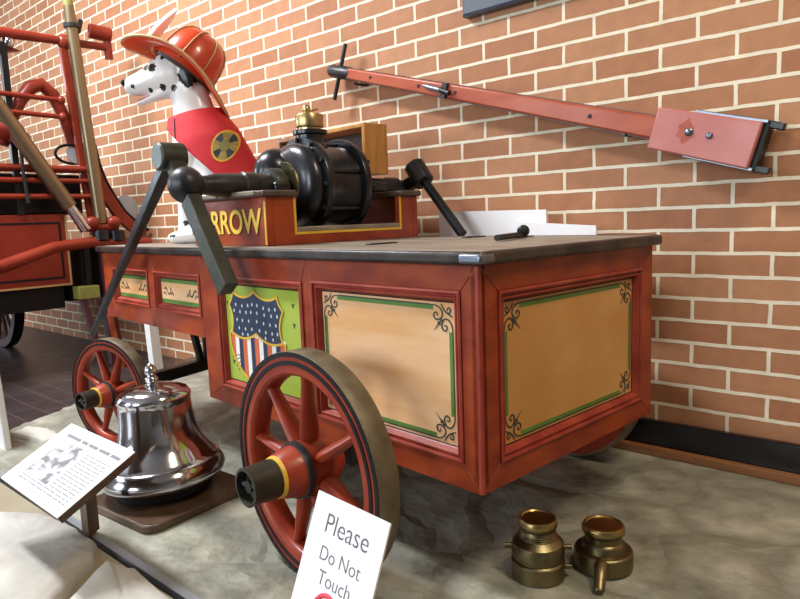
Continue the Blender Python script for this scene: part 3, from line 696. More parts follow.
# white papers
t = thing('foam_board', 'white display boards standing behind the cart, their top edge above the deck', 'board', (0, 0, 0)); t.matrix_world = CM
obj('tall_sheet', B().hexa([(-.950, .915, 0), (-.452, .915, 0), (-.452, .925, 0), (-.950, .925, 0), (-.920, .885, .770), (-.452, .885, .762), (-.452, .895, .762), (-.920, .895, .770)]), 'paper', t, smooth=0)
obj('low_sheet', B().hexa([(-.56, .880, .54), (-.268, .880, .54), (-.268, .886, .54), (-.56, .886, .54), (-.56, .872, .726), (-.268, .872, .708), (-.268, .878, .708), (-.56, .878, .726)]), 'paper', t, smooth=0)
# iron pin on the deck
t = thing('iron_pin', 'black iron pin with a round head lying on the deck boards', 'pin', cw(0, 0, DT), CY)
obj('pin_shaft', B().tube([(-.215, .330, .0095), (-.290, .530, .0095)], .0075, 12), 'black_paint', t)
obj('pin_head', B().lathe([(.010, -.010), (.015, -.006), (.016, .008), (.010, .013)], (-.2935, .542, .0180), (-.35, .93, .10), 20), 'black_paint', t)
obj('washer', B().box(-.325, -.300, .50, .60, 0.0015, .0045), 'black_paint', t)

# ------------------------------------------------------------------ the statue dog
DK = 0.945
Ad = Vector((-1.702, -0.55, 0.704)); Cc = Vector((0.7006, -1.988, 0.75)); Aw = Cc + (Ad - Cc) * DK
DOG = thing('dalmatian_statue', 'seated spotted white dog statue in red vest and fire helmet', 'statue', (Aw.x, Aw.y, DT), radians(-139.04))
DOG.scale = (DK, DK, DK)
z0 = (Aw.z - DT) / DK   # statue heights were taken above the paw


def dz(p): return (p[0], p[1], p[2] + z0)


TOR = [(0.50, -.062, .062, .082), (0.45, -.075, .082, .105), (0.38, -.098, .105, .130), (0.28, -.135, .118, .142), (0.18, -.170, .125, .155), (0.09, -.195, .130, .150), (0.03, -.205, .120, .135)]


def tor(z):
    for a, b2 in zip(TOR[:-1], TOR[1:]):
        if b2[0] <= z <= a[0]:
            t_ = (a[0] - z) / (a[0] - b2[0]); return [a[i] + (b2[i] - a[i]) * t_ for i in (1, 2, 3)]
    return TOR[0][1:] if z > .5 else TOR[-1][1:]


db = B()
db.loft([(dz((q[1], 0, q[0])), q[2], q[3]) for q in TOR], 32)
db.loft([(dz(p), a, c_) for p, a, c_ in (((-.030, 0, .665), .052, .055), ((-.052, 0, .58), .054, .072), ((-.066, 0, .50), .064, .082), ((-.08, 0, .43), .08, .10))], 28)
db.loft([(dz(p), a, c_) for p, a, c_ in (((-.080, 0, .640), .02, .02), ((-.064, 0, .642), .048, .055), ((-.020, 0, .648), .066, .080), ((.030, 0, .646), .066, .080), ((.065, 0, .636), .056, .068), ((.095, 0, .625), .044, .054), ((.140, 0, .612), .038, .045), ((.178, 0, .606), .033, .037), ((.196, 0, .607), .024, .026))], 28)
db.loft([(dz(p), a, c_) for p, a, c_ in (((.000, 0, .590), .045, .03), ((.050, 0, .572), .036, .022), ((.100, 0, .553), .026, .013), ((.148, 0, .536), .021, .009), ((.158, 0, .535), .012, .006))], 20)
for s in (1, -1):
    db.loft([(dz((a, s * .065 + s * o2, z)), r, r2_) for a, o2, z, r, r2_ in ((-.06, 0, .32, .05, .07), (-.045, 0, .24, .042, .055), (-.035, 0, .17, .034, .040), (-.024, 0, .10, .027, .029), (-.018, 0, .05, .025, .026), (-.016, 0, .01, .027, .030))], 20)
    db.ell(dz((.008, s * .065, .004)), (.048, .032, .025)); db.ell(dz((-.01, s * .065, .0)), (.04, .030, .022))
    db.ell(dz((-.20, s * .105, .10)), (.125, .055, .10)); db.ell(dz((-.085, s * .125, .015)), (.09, .035, .035))
    db.loft([(dz((-.045, s * .050, .690)), .012, .022), (dz((-.062, s * .056, .650)), .013, .030), (dz((-.072, s * .058, .610)), .010, .026), (dz((-.075, s * .057, .580)), .006, .012)], 14)
db.tube([dz(p) for p in ((-.30, 0, .06), (-.34, .05, .02), (-.33, .13, .005), (-.28, .18, .002))], [.03, .022, .016, .01], 12)
dme = bpy.data.meshes.new('dog_raw'); dme.from_pydata(db.v, [], db.f)
tmp = bpy.data.objects.new('dog_raw', dme); COL.objects.link(tmp)
bm = bmesh.new(); bm.from_mesh(dme); bmesh.ops.recalc_face_normals(bm, faces=bm.faces); bm.to_mesh(dme); bm.free()
md = tmp.modifiers.new('r', 'REMESH'); md.mode = 'VOXEL'; md.voxel_size = 0.0052; md.use_smooth_shade = True
md = tmp.modifiers.new('s', 'SMOOTH'); md.factor = 0.5; md.iterations = 6
dg = bpy.context.evaluated_depsgraph_get(); bme = bpy.data.meshes.new_from_object(tmp.evaluated_get(dg)); bpy.data.objects.remove(tmp)
bme.name = 'body'; bme.materials.clear(); bme.materials.append(M['dogwhite']); bme.materials.append(M['dogblack'])
mn = min(v.co.z for v in bme.vertices)
for v in bme.vertices: v.co.z = max(v.co.z, 0.001)
SPOTS = [(.100, .668, .013, .5), (.086, .655, .0, 0), (.068, .662, .017, 1), (.062, .700, .007, 0), (.084, .694, .007, 0), (.158, .600, .008, 1), (.152, .592, .004, 1), (.090, .582, .009, 1), (.034, .588, .013, 1), (-.010, .583, .012, 1), (.025, .70, .010, 1), (-.068, .255, .014, 1), (-.045, .268, .016, 1), (-.078, .228, .010, 1), (-.105, .222, .014, 1), (-.035, .215, .012, 1),
         (-.02, .15, .010, 1), (-.03, .06, .010, 1), (.02, .012, .007, 1), (.035, .010, .006, 1), (-.15, .16, .02, 1), (-.22, .12, .022, 1), (-.2, .05, .018, 1), (-.13, .08, .02, 1), (-.27, .16, .02, 1), (-.066, .625, .034, 1), (-.07, .60, .02, 1), (-.09, .02, .014, 1)]
mi = []
for p in bme.polygons:
    c = p.center; k = 0
    for a, z, r, _ in SPOTS:
        if r and (c.x - a) ** 2 + (c.z - z0 - z) ** 2 < r * r * (1 + .10 * sin(7 * atan2(c.z - z0 - z, c.x - a))) : k = 1; break
    if c.x > .187 and c.z - z0 > .603: k = 1
    mi.append(k); p.use_smooth = True
bme.polygons.foreach_set('material_index', mi)
body = bpy.data.objects.new('body', bme); COL.objects.link(body); body.parent = DOG
for s in (1, -1):
    obj('eye', B().ell(dz((.074, s * .0480, .660)), (.009, .007, .010), 14, 10), 'dogblack', DOG)
obj('nose', B().ell(dz((.204, 0, .620)), (.011, .017, .013), 16, 10), 'dogblack', DOG)
obj('tongue', B().loft([(dz((.060, 0, .576)), .022, .005), (dz((.11, 0, .561)), .020, .005), (dz((.146, 0, .549)), .015, .004)], 12), 'tongue', DOG)
# vest
vb = B(); secs = []
for i in range(25):
    z = .53 - i * (.53 - .15) / 24; c_, rw, rh = tor(z); secs.append((dz((c_, 0, z)), rw + .012, rh + .012))
vb.loft(secs, 56, cap=False)
vme = bpy.data.meshes.new('vest'); vme.from_pydata(vb.v, [], vb.f)
bm = bmesh.new(); bm.from_mesh(vme)
bmesh.ops.bisect_plane(bm, geom=bm.verts[:] + bm.edges[:] + bm.faces[:], plane_co=dz((.03, 0, .466)), plane_no=(.20, 0, 1), clear_outer=True)
bmesh.ops.bisect_plane(bm, geom=bm.verts[:] + bm.edges[:] + bm.faces[:], plane_co=dz((-.036, 0, .366)), plane_no=(.685, 0, -.728), clear_outer=True)
bmesh.ops.recalc_face_normals(bm, faces=bm.faces); bm.to_mesh(vme); bm.free()
for p in vme.polygons: p.use_smooth = True
vme.materials.append(M['vest']); vest = bpy.data.objects.new('vest', vme); COL.objects.link(vest); vest.parent = DOG
md = vest.modifiers.new('t', 'SOLIDIFY'); md.thickness = .006; md.offset = 1


from mathutils.bvhtree import BVHTree
dg = bpy.context.evaluated_depsgraph_get(); dg.update()
_ve = vest.evaluated_get(dg).to_mesh(); VB = BVHTree.FromPolygons([v.co.copy() for v in _ve.vertices], [tuple(p.vertices) for p in _ve.polygons])


def on_vest(a, z, e):
    q = dz((a, 0, z)); h = VB.ray_cast(Vector((q[0], .6, q[2])), Vector((0, -1, 0)))
    return (q[0], (h[0].y if h[0] else .05) + e, q[2])


# front flap and the round emblem
fb = B().tube([on_vest(-.012 - .004 * k / 8, .462 - k * .100 / 8, .001) for k in range(9)], .0028, 8)
obj('flap_seam', fb, 'helmet_in', vest)
BA, BZ = -.208, .350


def emblem(fn, k0, k1, e, n=40):
    bb = B(); m_ = 6; vs = []; fs = []
    for i in range(m_ + 1):
        for j in range(n):
            th = 2 * pi * j / n; r = fn(th) * (k0 + (k1 - k0) * i / m_); a = BA + r * .80 * cos(th) - .18 * r * sin(th); z = BZ + r * 1.06 * sin(th); vs.append(on_vest(a, z, e))
    for i in range(m_):
        for j in range(n): fs.append((i * n + j, i * n + (j + 1) % n, (i + 1) * n + (j + 1) % n, (i + 1) * n + j))
    return bb.add(vs, fs)


obj('emblem', emblem(lambda t_: .056, 0.02, .95, .0010), 'navy', vest)
obj('emblem_rim', emblem(lambda t_: .056, .92, 1.06, .0016), 'gold', vest)
obj('emblem_cross', emblem(lambda t_: .052 * (.34 + .66 * (abs(((t_ + pi / 4) % (pi / 2)) - pi / 4) < .47)), .02, 1.0, .0022, 128), 'oldgold', vest)
obj('emblem_center', emblem(lambda t_: .022, .02, 1.0, .0030), 'olive', vest)

# helmet: brim plane tilted, high ribbed crown
hel = bpy.data.objects.new('fire_helmet', None); COL.objects.link(hel); hel.parent = DOG; hel.location = dz((-.003, 0, .620)); hel.rotation_euler = (radians(12), -radians(36.4), 0); hel.empty_display_size = .05
hel['label'] = 'red fire helmet with tan seams and wide brim'
NB = 64


def brim_r(th):  # outer brim outline: longer in front and behind
    return Vector((0.248 * cos(th), 0.150 * sin(th), .078 * (sin(th) ** 2)))


vs = []; fs = []
for i in range(7):
    t_ = i / 6
    for j in range(NB):
        th = 2 * pi * j / NB; o_r = brim_r(th); ii = Vector((.128 * cos(th), .110 * sin(th), .050 + .025 * sin(th) ** 2)); p = ii.lerp(o_r, t_); p.z -= .006 * sin(pi * t_); vs.append(p)
for i in range(6):
    for j in range(NB): fs.append((i * NB + j, i * NB + (j + 1) % NB, (i + 1) * NB + (j + 1) % NB, (i + 1) * NB + j))
br = obj('brim', B().add(vs, fs), 'helmet', hel); md = br.modifiers.new('t', 'SOLIDIFY'); md.thickness = .006; md.offset = 0
obj('brim_edge', B().tube([brim_r(2 * pi * j / NB) for j in range(NB)], .0048, 8, closed=True), 'seam', hel)
vs = []; fs = []; m_ = 18
CRW = [(1.02, .045), (1.0, .06), (.985, .09), (.955, .125), (.88, .165), (.76, .193), (.6, .212), (.42, .222), (.22, .227), (.02, .228)]
for k, h in CRW:
    for j in range(NB):
        th = 2 * pi * j / NB; rr = k * (1 - .020 * (abs(sin(4 * th)) < .12)); vs.append((.127 * rr * cos(th) - .02 * h, .113 * rr * sin(th), h * .98))
for i in range(len(CRW) - 1):
    for j in range(NB): fs.append((i * NB + j, i * NB + (j + 1) % NB, (i + 1) * NB + (j + 1) % NB, (i + 1) * NB + j))
obj('crown', B().add(vs, fs), 'helmet', hel)
for k in range(8):
    th = 2 * pi * k / 8
    obj('seam', B().tube([(.1285 * q * cos(th) - .02 * h, .1145 * q * sin(th), h * .98 + .0015) for q, h in CRW[1:-1]], .0034, 8), 'seam', hel)
obj('crown_band', B().tube([(.1305 * cos(2 * pi * j / NB), .1155 * sin(2 * pi * j / NB), .052 + .025 * sin(2 * pi * j / NB) ** 2) for j in range(NB)], .005, 8, closed=True), 'seam', hel)
obj('lining', B().ell((-.005, 0, .050), (.120, .102, .020)), 'helmet_in', hel)
# the front shield stands on the brim, seen edge-on
sp_ = B(); poly = [(-.024, 0), (.024, 0), (.032, .05), (.034, .10), (.022, .16), (.0, .215), (-.022, .16), (-.034, .10), (-.032, .05)]
sp_.prism(poly, (.176, 0, .030), Y3, Vector((-.06, 0, .998)), Vector((.998, 0, .06)), -.008, .008)
obj('front_shield', sp_, 'paper', hel, bevel=.002)
obj('gold_ornament', B().ell((.158, 0, .060), (.016, .022, .030)).ell((.153, 0, .092), (.011, .014, .018)), 'gold', hel)

# ------------------------------------------------------------------ bell on its board
t = thing('bell_board', 'brown rounded wooden board on the stone floor under the bell', 'board', (-0.930, -1.115, 0), radians(4))
bb = B(); P = []
for cx, cy, a in ((.115, -.135, -pi / 2), (.115, .135, 0), (-.125, .135, pi / 2), (-.125, -.135, pi)):
    for i in range(7): th = a + pi / 2 * i / 6; P.append((cx + .035 * cos(th), cy + .035 * sin(th)))
bb.prism(P, (0, 0, 0), X3, Y3, Z3, .0, .022)
obj('board', bb, 'board', t, bevel=.004)
bell = thing('bell', 'polished silver bell with a ball finial resting on a brown board', 'bell', (-0.962, -1.118, 0.030), 0)
bell.rotation_euler = (radians(1.5), radians(-2.5), 0); bell.scale = (1, 1, .965)
prof = [(.128, .034), (.150, .030), (.163, .036), (.168, .046), (.166, .060), (.158, .076), (.152, .083), (.151, .087), (.147, .088), (.140, .098), (.126, .116), (.114, .136), (.106, .158), (.101, .185), (.098, .215), (.0965, .245), (.096, .258), (.099, .264), (.098, .272), (.090, .284), (.072, .294), (.048, .300), (.020, .303), (.001, .304)]
obj('bell_body', B().lathe(prof, n=72), 'chrome', bell, smooth=60)
obj('bead', B().tube([(.1525 * cos(a * pi / 32), .1525 * sin(a * pi / 32), .0845) for a in range(64)], .0026, 8, closed=True), 'chrome', bell)
obj('finial', B().lathe([(.018, .302), (.019, .306), (.013, .309), (.017, .314), (.018, .321), (.013, .327), (.010, .329), (.015, .334), (.017, .343), (.014, .353), (.009, .359), (.003, .364), (.0005, .365)], n=32), 'chrome', bell, smooth=50)
obj('shadow_ring', B().lathe([(.08, .0), (.128, .0), (.132, .034), (.10, .036), (.08, .036)], n=56, closed=True), 'black_paint', bell)  # black ring under the mouth, standing in for the shadow beneath the bell

# ------------------------------------------------------------------ brass couplings
t = thing('hose_coupling', 'tall brass hose coupling with small side lugs on the floor', 'coupling', (0.060, -0.850, 0))
prof = [(.044, .0), (.0475, .003), (.0475, .036), (.045, .040), (.043, .041), (.043, .044), (.046, .046), (.047, .050), (.047, .066), (.045, .076), (.041, .080), (.039, .086), (.039, .088), (.0375, .090), (.039, .092), (.0375, .094), (.039, .096), (.0375, .098), (.037, .104), (.040, .108), (.042, .112), (.042, .121), (.039, .125), (.033, .125), (.032, .121), (.031, .05), (.001, .05)]
prof = [(r * (1.16 if z < .082 else 1.0 if z < .10 else .96), z) for r, z in prof]
obj('coupling_body', B().lathe(prof, n=56), 'oldbrass', t)
obj('bright_rim', B().lathe([(.0315, .1247), (.034, .1275), (.037, .1272), (.0400, .123), (.0410, .116), (.0395, .112)], n=56), 'rimbrass', t)
obj('bore_shade', B().lathe([(.0290, .055), (.0290, .118), (.0300, .118), (.0300, .055)], n=40, closed=True).lathe([(.0295, .058), (.001, .059)], n=40), 'black_paint', t)  # black liner put in to make the hole look shaded inside
for a, z in ((32, .064), (214, .064), (28, .024)):
    for z in (z,):
        dv = Vector((cos(radians(a)), sin(radians(a)), 0)); obj('lug', B().tube([dv * .046 + Z3 * z, dv * .068 + Z3 * z], .0055, 12), 'oldbrass', t)
t = thing('hose_coupling', 'squat brass coupling with a wide collar and one long handle lug', 'coupling', (0.153, -0.738, 0))
prof = [(.050, .0), (.058, .004), (.061, .008), (.061, .030), (.060, .040), (.057, .043), (.046, .044), (.044, .052), (.042, .058), (.037, .062), (.037, .074), (.041, .077), (.044, .081), (.044, .089), (.041, .094), (.035, .094), (.033, .089), (.032, .004), (.001, .004)]
obj('coupling_body', B().lathe(prof, n=56), 'oldbrass', t)
obj('bore_shade', B().lathe([(.0305, .012), (.0305, .088), (.0318, .088), (.0318, .012)], n=40, closed=True).lathe([(.031, .010), (.001, .011)], n=40), 'black_paint', t)  # black liner and floor stand in for the shade inside
obj('bright_rim', B().lathe([(.034, .0935), (.0365, .0965), (.040, .0965), (.0435, .092), (.0443, .086), (.0432, .083)], n=56), 'rimbrass', t)
dv = Vector((0.34, -0.94, 0)).normalized(); la = Vector((.94, .34, 0)).normalized()
obj('handle_lug', B().loft([(dv * .050 + Z3 * .034, .014, .012), (dv * .066 + Z3 * .034, .014, .012), (dv * .082 + Z3 * .026, .0125, .011), (dv * .100 + Z3 * .015, .011, .010), (dv * .112 + Z3 * .009, .010, .008), (dv * .116 + Z3 * .008, .007, .006)], 16, lat=la), 'oldbrass', t)

# ------------------------------------------------------------------ the pole on the wall
t = thing('wagon_pole', 'long red wooden pulling pole with iron cap hung on the brick wall', 'pole', (0, 0, 0))
ang = radians(-16.2); u = Vector((cos(ang), 0, sin(ang))); v = Vector((-sin(ang), 0, cos(ang))); nn = Vector((0, -1, 0)); PO = Vector((-1.315, -0.055, 1.366))
Lp = 1.395
pb = B().prism([(.10, -.021), (Lp, -.033), (Lp, .033), (.10, .021)], PO, u, v, nn, -.030, .022)
obj('shaft', pb, 'pole_red', t, bevel=.008, seg=3)
pb = B().prism([(.10, .0195), (Lp, .0315), (Lp, .0345), (.10, .0225)], PO, u, v, nn, -.028, .018).prism([(.10, -.0225), (Lp, -.0345), (Lp, -.0315), (.10, -.0195)], PO, u, v, nn, -.028, .018)
obj('iron_strap', pb, 'iron', t)
obj('iron_cap', B().tube([PO + u * -.012, PO + u * .0, PO + u * .105, PO + u * .112], [.022, .0265, .0265, .024], 24), 'iron', t)
cr = Vector((.081, 0, .212)).normalized()
obj('cross_rod', B().tube([PO + u * .045 + cr * .112 + nn * .002, PO + u * .045 - cr * .112 + nn * .002], .0085, 12), 'iron', t)
for s_ in (.24, .49, .66, 1.18):
    obj('bolt_hole', B().lathe([(.0065, .021), (.0065, .0235), (.0001, .024)], PO + u * s_, nn, 14), 'black_paint', t)
hk = obj('hook_plate', B().tube([PO + u * .52 + nn * .028 + v * .004, PO + u * .58 + nn * .034, PO + u * .625 + nn * .034 - v * .004], [.007, .010, .009], 12), 'steel', t)
obj('staple', B().bar(PO + u * .615 + nn * .028 + v * .026, PO + u * .615 + nn * .028 - v * .026, .022, .012, (0, 1, 0)).tube([PO + u * .60 + nn * .036, PO + u * .645 + nn * .036 - v * .006], .009, 10), 'iron', hk)
H0, H1 = Lp - .012, Lp + .262
obj('head_board', B().prism([(H0, -.058), (H1, -.062), (H1, .060), (H0, .056)], PO, u, v, nn, .018, .040), 'pink', t, bevel=.005, seg=3)
obj('back_board', B().prism([(H0 + .02, -.055), (H1 + .012, -.058), (H1 + .012, .058), (H0 + .02, .054)], PO, u, v, nn, -.040, .018), 'black_paint', t)
for s_, ln in ((1, .046), (-1, .046)):
    obj('iron_strap', B().prism([(H0 + .10, s_ * .060 - .004), (H1 + .01, s_ * .062 - .004), (H1 + .01, s_ * .062 + .005), (H0 + .10, s_ * .060 + .005)], PO, u, v, nn, -.02, .030), 'steel', t, bevel=.002)
    obj('strap_end', B().prism([(H1 + .006, s_ * .058 - .009), (H1 + ln, s_ * .056 - .009), (H1 + ln, s_ * .056 + .010), (H1 + .006, s_ * .058 + .010)], PO, u, v, nn, -.012, .014), 'iron', t, bevel=.003)
for s_, r_ in ((.090, .011), (.145, .009)):
    obj('bolt', B().lathe([(r_, .038), (r_, .043), (r_ * .6, .047), (.0001, .048)], PO + u * (Lp + s_) + v * .004, nn, 16), 'steel', t)
obj('worn_patch', B().prism([(Lp + .08 + .022 * cos(k * pi / 6) * (1 + .3 * sin(3 * k)), .004 + .030 * sin(k * pi / 6) * (1 + .25 * cos(2 * k))) for k in range(12)], PO, u, v, nn, .0395, .0404), 'pole_red', t, smooth=0)
for s_ in (.16, 1.30):
    obj('wall_hook', B().tube([PO + u * s_ - v * .030 + Vector((0, .054, 0)), PO + u * s_ - v * .034 + Vector((0, .0, 0)), PO + u * s_ - v * .034 + nn * .026], .005, 10), 'iron', t)

# ------------------------------------------------------------------ framed board at the top of the wall
t = thing('picture_frame', 'dark slate framed board hanging high on the brick wall', 'picture', (0, 0, 0))
obj('frame', B().ring(-.672, .50, 1.440, 2.10, [(0, -.0), (0, .030), (.008, .036), (.045, .036), (.055, .022), (.055, 0)], (0, -.003, 0), X3, Z3, Vector((0, -1, 0))), 'slate', t, smooth=20)
obj('panel', B().box(-.625, .453, -.016, -.003, 1.49, 2.055), 'slate', t)

# ------------------------------------------------------------------ signs at the front edge
def board_sign(t, W, H, th, mat_, back):
    """rectangle from its top edge; local x right, local y down the slope, z out"""
    obj('sheet', B().box(0, W, -H, 0, -.0015, 0), mat_, t, smooth=0)
    obj('backing', B().box(.001, W - .001, -H + .001, -.001, -th, -.0016), back, t)


def slope_thing(name, label, cat, loc, yw, tilt):
    t = thing(name, label, cat, loc); t.rotation_euler = (Matrix.Rotation(yw, 3, 'Z') @ Matrix.Rotation(tilt, 3, 'X')).to_euler(); return t


W_, H_ = .34, .190
t = slope_thing('info_panel', 'slanted white information panel with a grey photograph beside the bell', 'sign', (-0.981, -1.344, 0.268), -0.017, 0.477)
board_sign(t, W_, H_, .018, 'white_board', 'board')
ph = obj('photograph', B().box(.055, .185, -.150, -.045, 0, .0007), 'photo', t, smooth=0)
random.seed(3)
pb = B(); x = .045
for ww in (.075, .030, .045, .050, .042): pb.box(x, x + ww, -.034, -.026, 0, .0006); x += ww + .009
obj('heading', pb, 'faint', t, smooth=0)
pb = B()
for k in range(14):
    y = -.052 - k * .0085; x0 = .198 if k < 12 else .055; x = x0
    while x < .315:
        ww = random.uniform(.012, .035); pb.box(x, min(x + ww, .318), y - .0022, y, 0, .0005); x += ww + .005
obj('text_lines', pb, 'faint', t, smooth=0)
pb = B().box(.02, .32, -.0135, -.0125, 0, .0005).box(.02, .32, -.1765, -.1755, 0, .0005); obj('rules', pb, 'faint', t, smooth=0)
st, ct = sin(.477), cos(.477)
obj('stand_leg', B().hexa([(x, y - (st * .232 if k else 0), z - (ct * .232 if k else 0)) for k in (1, 0) for x, y, z in ((.06, -.035, -.019), (.10, -.035, -.019), (.10, -.005, -.019), (.06, -.005, -.019))]), 'board', t)

t = slope_thing('notice_sheet', 'white sloping notice sheet asking visitors not to touch in front of the large wheel', 'sign', (0.007, -1.391, 0.362), -0.102, 1.186)
W_, H_ = .155, .215
board_sign(t, W_, H_, .004, 'paper', 'white_board')
for txt, sz, yy in (('Please', .0385, -.037), ('Do Not', .0275, -.0765), ('Touch', .0275, -.1065)):
    text_mesh('lettering', txt, sz, 'text', t, (W_ / 2 + .002, yy, .0002), X3, Y3, .0002, -.00035)
bb = B().tube([(W_ / 2 - .004 + .024 * cos(a * pi / 24), -.1475 + .024 * sin(a * pi / 24), .0) for a in range(48)], .0035, 6, closed=True).bar((W_ / 2 - .021, -.1305, 0), (W_ / 2 + .013, -.1645, 0), .006, .003)
obj('stop_symbol', bb, 'signred', t)
obj('stand_leg', B().tube([(W_ / 2, -.12, -.0135), (W_ / 2, -.345, -.150)], .008, 12), 'iron', t)

# ------------------------------------------------------------------ coping stones
def stone(name, label, pts, z, top, grp='pale coping stones along the platform edge'):
    k = len(pts); cx = sum(p[0] for p in pts) / k; cy = sum(p[1] for p in pts) / k
    P = []
    for (a, b2) in zip(pts, pts[1:] + pts[:1]):
        for i in range(5):
            t_ = i / 5; P.append((a[0] + (b2[0] - a[0]) * t_ + random.uniform(-.004, .004), a[1] + (b2[1] - a[1]) * t_ + random.uniform(-.004, .004)))
    n = len(P); vs = []; fs = []
    rows = [(1.0, z), (1.0, top - .022), (.99, top - .012), (.965, top - .004), (.92, top), (.6, top + .004), (.3, top + .003)]
    for s_, zz in rows:
        for (x, y) in P: vs.append((cx + (x - cx) * s_, cy + (y - cy) * s_, zz + (random.uniform(-.002, .002) if zz > top - .01 else 0)))
    for i in range(len(rows) - 1):
        for j in range(n): fs.append((i * n + j, i * n + (j + 1) % n, (i + 1) * n + (j + 1) % n, (i + 1) * n + j))
    fs.append(tuple(range((len(rows) - 1) * n, len(rows) * n))); fs.append(tuple(reversed(range(n))))
    return tag(obj(name, B().add(vs, fs), 'stone', smooth=60), label, 'stone', grp)


stone('coping_stone', 'large pale flat stone at the bottom left corner', [(-1.20, -1.62), (-.56, -1.62), (-.735, -1.425), (-.80, -1.388), (-.98, -1.385), (-1.10, -1.415), (-1.19, -1.48)], 0.0005, .030)
stone('coping_stone', 'smaller pale stone right of the large flat stone in front of the bell', [(-.545, -1.60), (-.18, -1.60), (-.28, -1.46), (-.40, -1.405), (-.62, -1.385), (-.708, -1.408)], 0.0005, .028)
stone('coping_stone', 'pale stone partly hidden under the left end of the information panel', [(-1.75, -1.66), (-1.23, -1.66), (-1.23, -1.50), (-1.30, -1.44), (-1.55, -1.40), (-1.72, -1.46)], 0.0005, .035)
tag(obj('stone_joint', B().box(-1.75, -.16, -1.67, -1.375, -.03, .0), 'mortar', smooth=0), 'sandy mortar bed between the pale coping stones', 'mortar')
stone('flat_stone', 'small whitish flat stone on the floor beside the white board', [(-1.93, -1.20), (-1.72, -1.16), (-1.70, -1.10), (-1.86, -1.09), (-1.95, -1.13)], .0, .022, None)

# white board at the far left, white post by the platform edge
t = thing('white_signboard', 'plain white upright board cut by the left edge of the photo', 'board', (0, 0, 0))
obj('board', B().hexa([(-2.16, -1.262, -.03), (-1.783, -1.262, -.03), (-1.783, -1.24, -.03), (-2.16, -1.24, -.03), (-2.16, -1.262, .50), (-1.850, -1.262, .50), (-1.850, -1.24, .50), (-2.16, -1.24, .50)]), 'white_board', t, bevel=.003)
t = thing('white_post', 'short white post standing behind the small front wheel', 'post', (-2.378, -.366, 0.0))
obj('post', B().hexa([(-.025, -.03, 0), (.025, -.03, 0), (.025, .02, 0), (-.025, .02, 0), (-.055, -.03, .36), (-.005, -.03, .36), (-.005, .02, .36), (-.055, .02, .36)]), 'white_board', t, bevel=.003)

# ------------------------------------------------------------------ the larger engine at the left
E_ = thing('fire_engine', 'large dark red fire engine with bronze tubes at the left edge', 'fire engine', (-3.0, -0.5, -0.03))
EX = -3.0


def P3(y, z, x=EX): return Vector((x - EX, y + 0.5, z + 0.03))


def eb_(x0, x1, y0, y1, z0_, z1_): return B().box(x0 - EX, x1 - EX, y0 + .5, y1 + .5, z0_ + .03, z1_ + .03)


obj('body', eb_(-4.7, EX, -1.7, -.490, .455, .842), 'red_far', E_, bevel=.006)
pl = B()
pl.ribbon([(-1.5, .500), (-.530, .500), (-.530, .795), (-1.5, .795)], .012, P3(-.5 + .5 - .0, -.0, EX) * 0 + Vector((0, .5, .03)), Y3, Z3, X3, -.001, .0012)
obj('black_pinstripe', pl, 'black_line', E_, smooth=0)
pl = B().ribbon([(-1.5, .461), (-.496, .461), (-.496, .835)], .010, Vector((0, .5, .03)), Y3, Z3, X3, -.001, .0016)
obj('yellow_pinstripe', pl, 'seam', E_, smooth=0)
obj('shade_panel', eb_(-3.35, -3.06, -.488, -.27, .36, .70), 'black_paint', E_)  # black panel added to darken the shaded gap between body and wall
obj('undercarriage', eb_(-4.6, -3.05, -1.6, -.52, .33, .455), 'black_paint', E_)
obj('seat_box', eb_(-4.4, -3.08, -1.6, -.36, .842, 1.06), 'black_paint', E_, bevel=.01)
for z, y1 in ((1.082, -.30), (1.018, -.30), (.935, -.30)):
    obj('rail', B().tube([P3(-1.6, z, -2.98), P3(y1, z, -2.98)], .014, 14), 'red_far', E_)
obj('rail', eb_(-3.06, -2.98, -1.6, -.30, 1.065, 1.10), 'red_far', E_, bevel=.005)
obj('cross_beam', B().tube([P3(-1.6, .62, -2.93), P3(-.85, .585, -2.93), P3(-.60, .665, -2.93), P3(-.40, .685, -2.93), P3(-.06, .665, -2.93)], [.035, .035, .030, .030, .028], 16), 'red_far', E_)
obj('post', B().bar(P3(-.420, 1.72), P3(-.345, .72), .03, .045, (0, 1, 0)), 'red_far', E_, bevel=.006)
obj('top_bar', B().tube([P3(-1.3, 1.735), P3(-.72, 1.748), P3(-.42, 1.757), P3(-.18, 1.762)], [.028, .027, .022, .020], 16).ell(P3(-.41, 1.752), (.034, .04, .042)).ell(P3(-.79, 1.742), (.034, .045, .045)), 'red_far', E_)
sk = obj('socket', B().lathe([(.034, -.065), (.040, -.060), (.040, .045), (.034, .052), (.028, .050), (.028, -.055)], P3(-.205, 1.835), (.25, .95, -.1), 24, closed=True).tube([P3(-.175, 1.80), P3(-.172, 1.70)], .022, 14), 'red_far', E_)
obj('bell_cup', B().ell(P3(-.685, 1.705), (.03, .03, .03)), 'chrome', E_)
obj('bracket', B().prism([(-1.0, 1.70), (-.70, 1.690), (-.63, 1.672), (-1.0, 1.58)], Vector((0, .5, .03)), Y3, Z3, X3, -.04, .0), 'red_far', E_)
obj('post', B().bar(P3(-.715, 1.70), P3(-.715, .84), .03, .03, (0, 1, 0)), 'black_paint', E_)
for z0_, z1_ in ((1.448, 1.442), (1.362, 1.355)):
    obj('thin_bar', B().tube([P3(-1.0, z0_, -2.98), P3(-.47, z1_, -2.98)], .013, 12).ell(P3(-.465, z1_, -2.98), (.022, .02, .024)), 'red_far', E_)
ar = [P3(-.745, 1.20, -3.05), P3(-.70, 1.32, -3.05), P3(-.645, 1.43, -3.05), P3(-.585, 1.505, -3.05), P3(-.53, 1.525, -3.05), P3(-.475, 1.48, -3.05), P3(-.425, 1.36, -3.05), P3(-.39, 1.20, -3.05)]
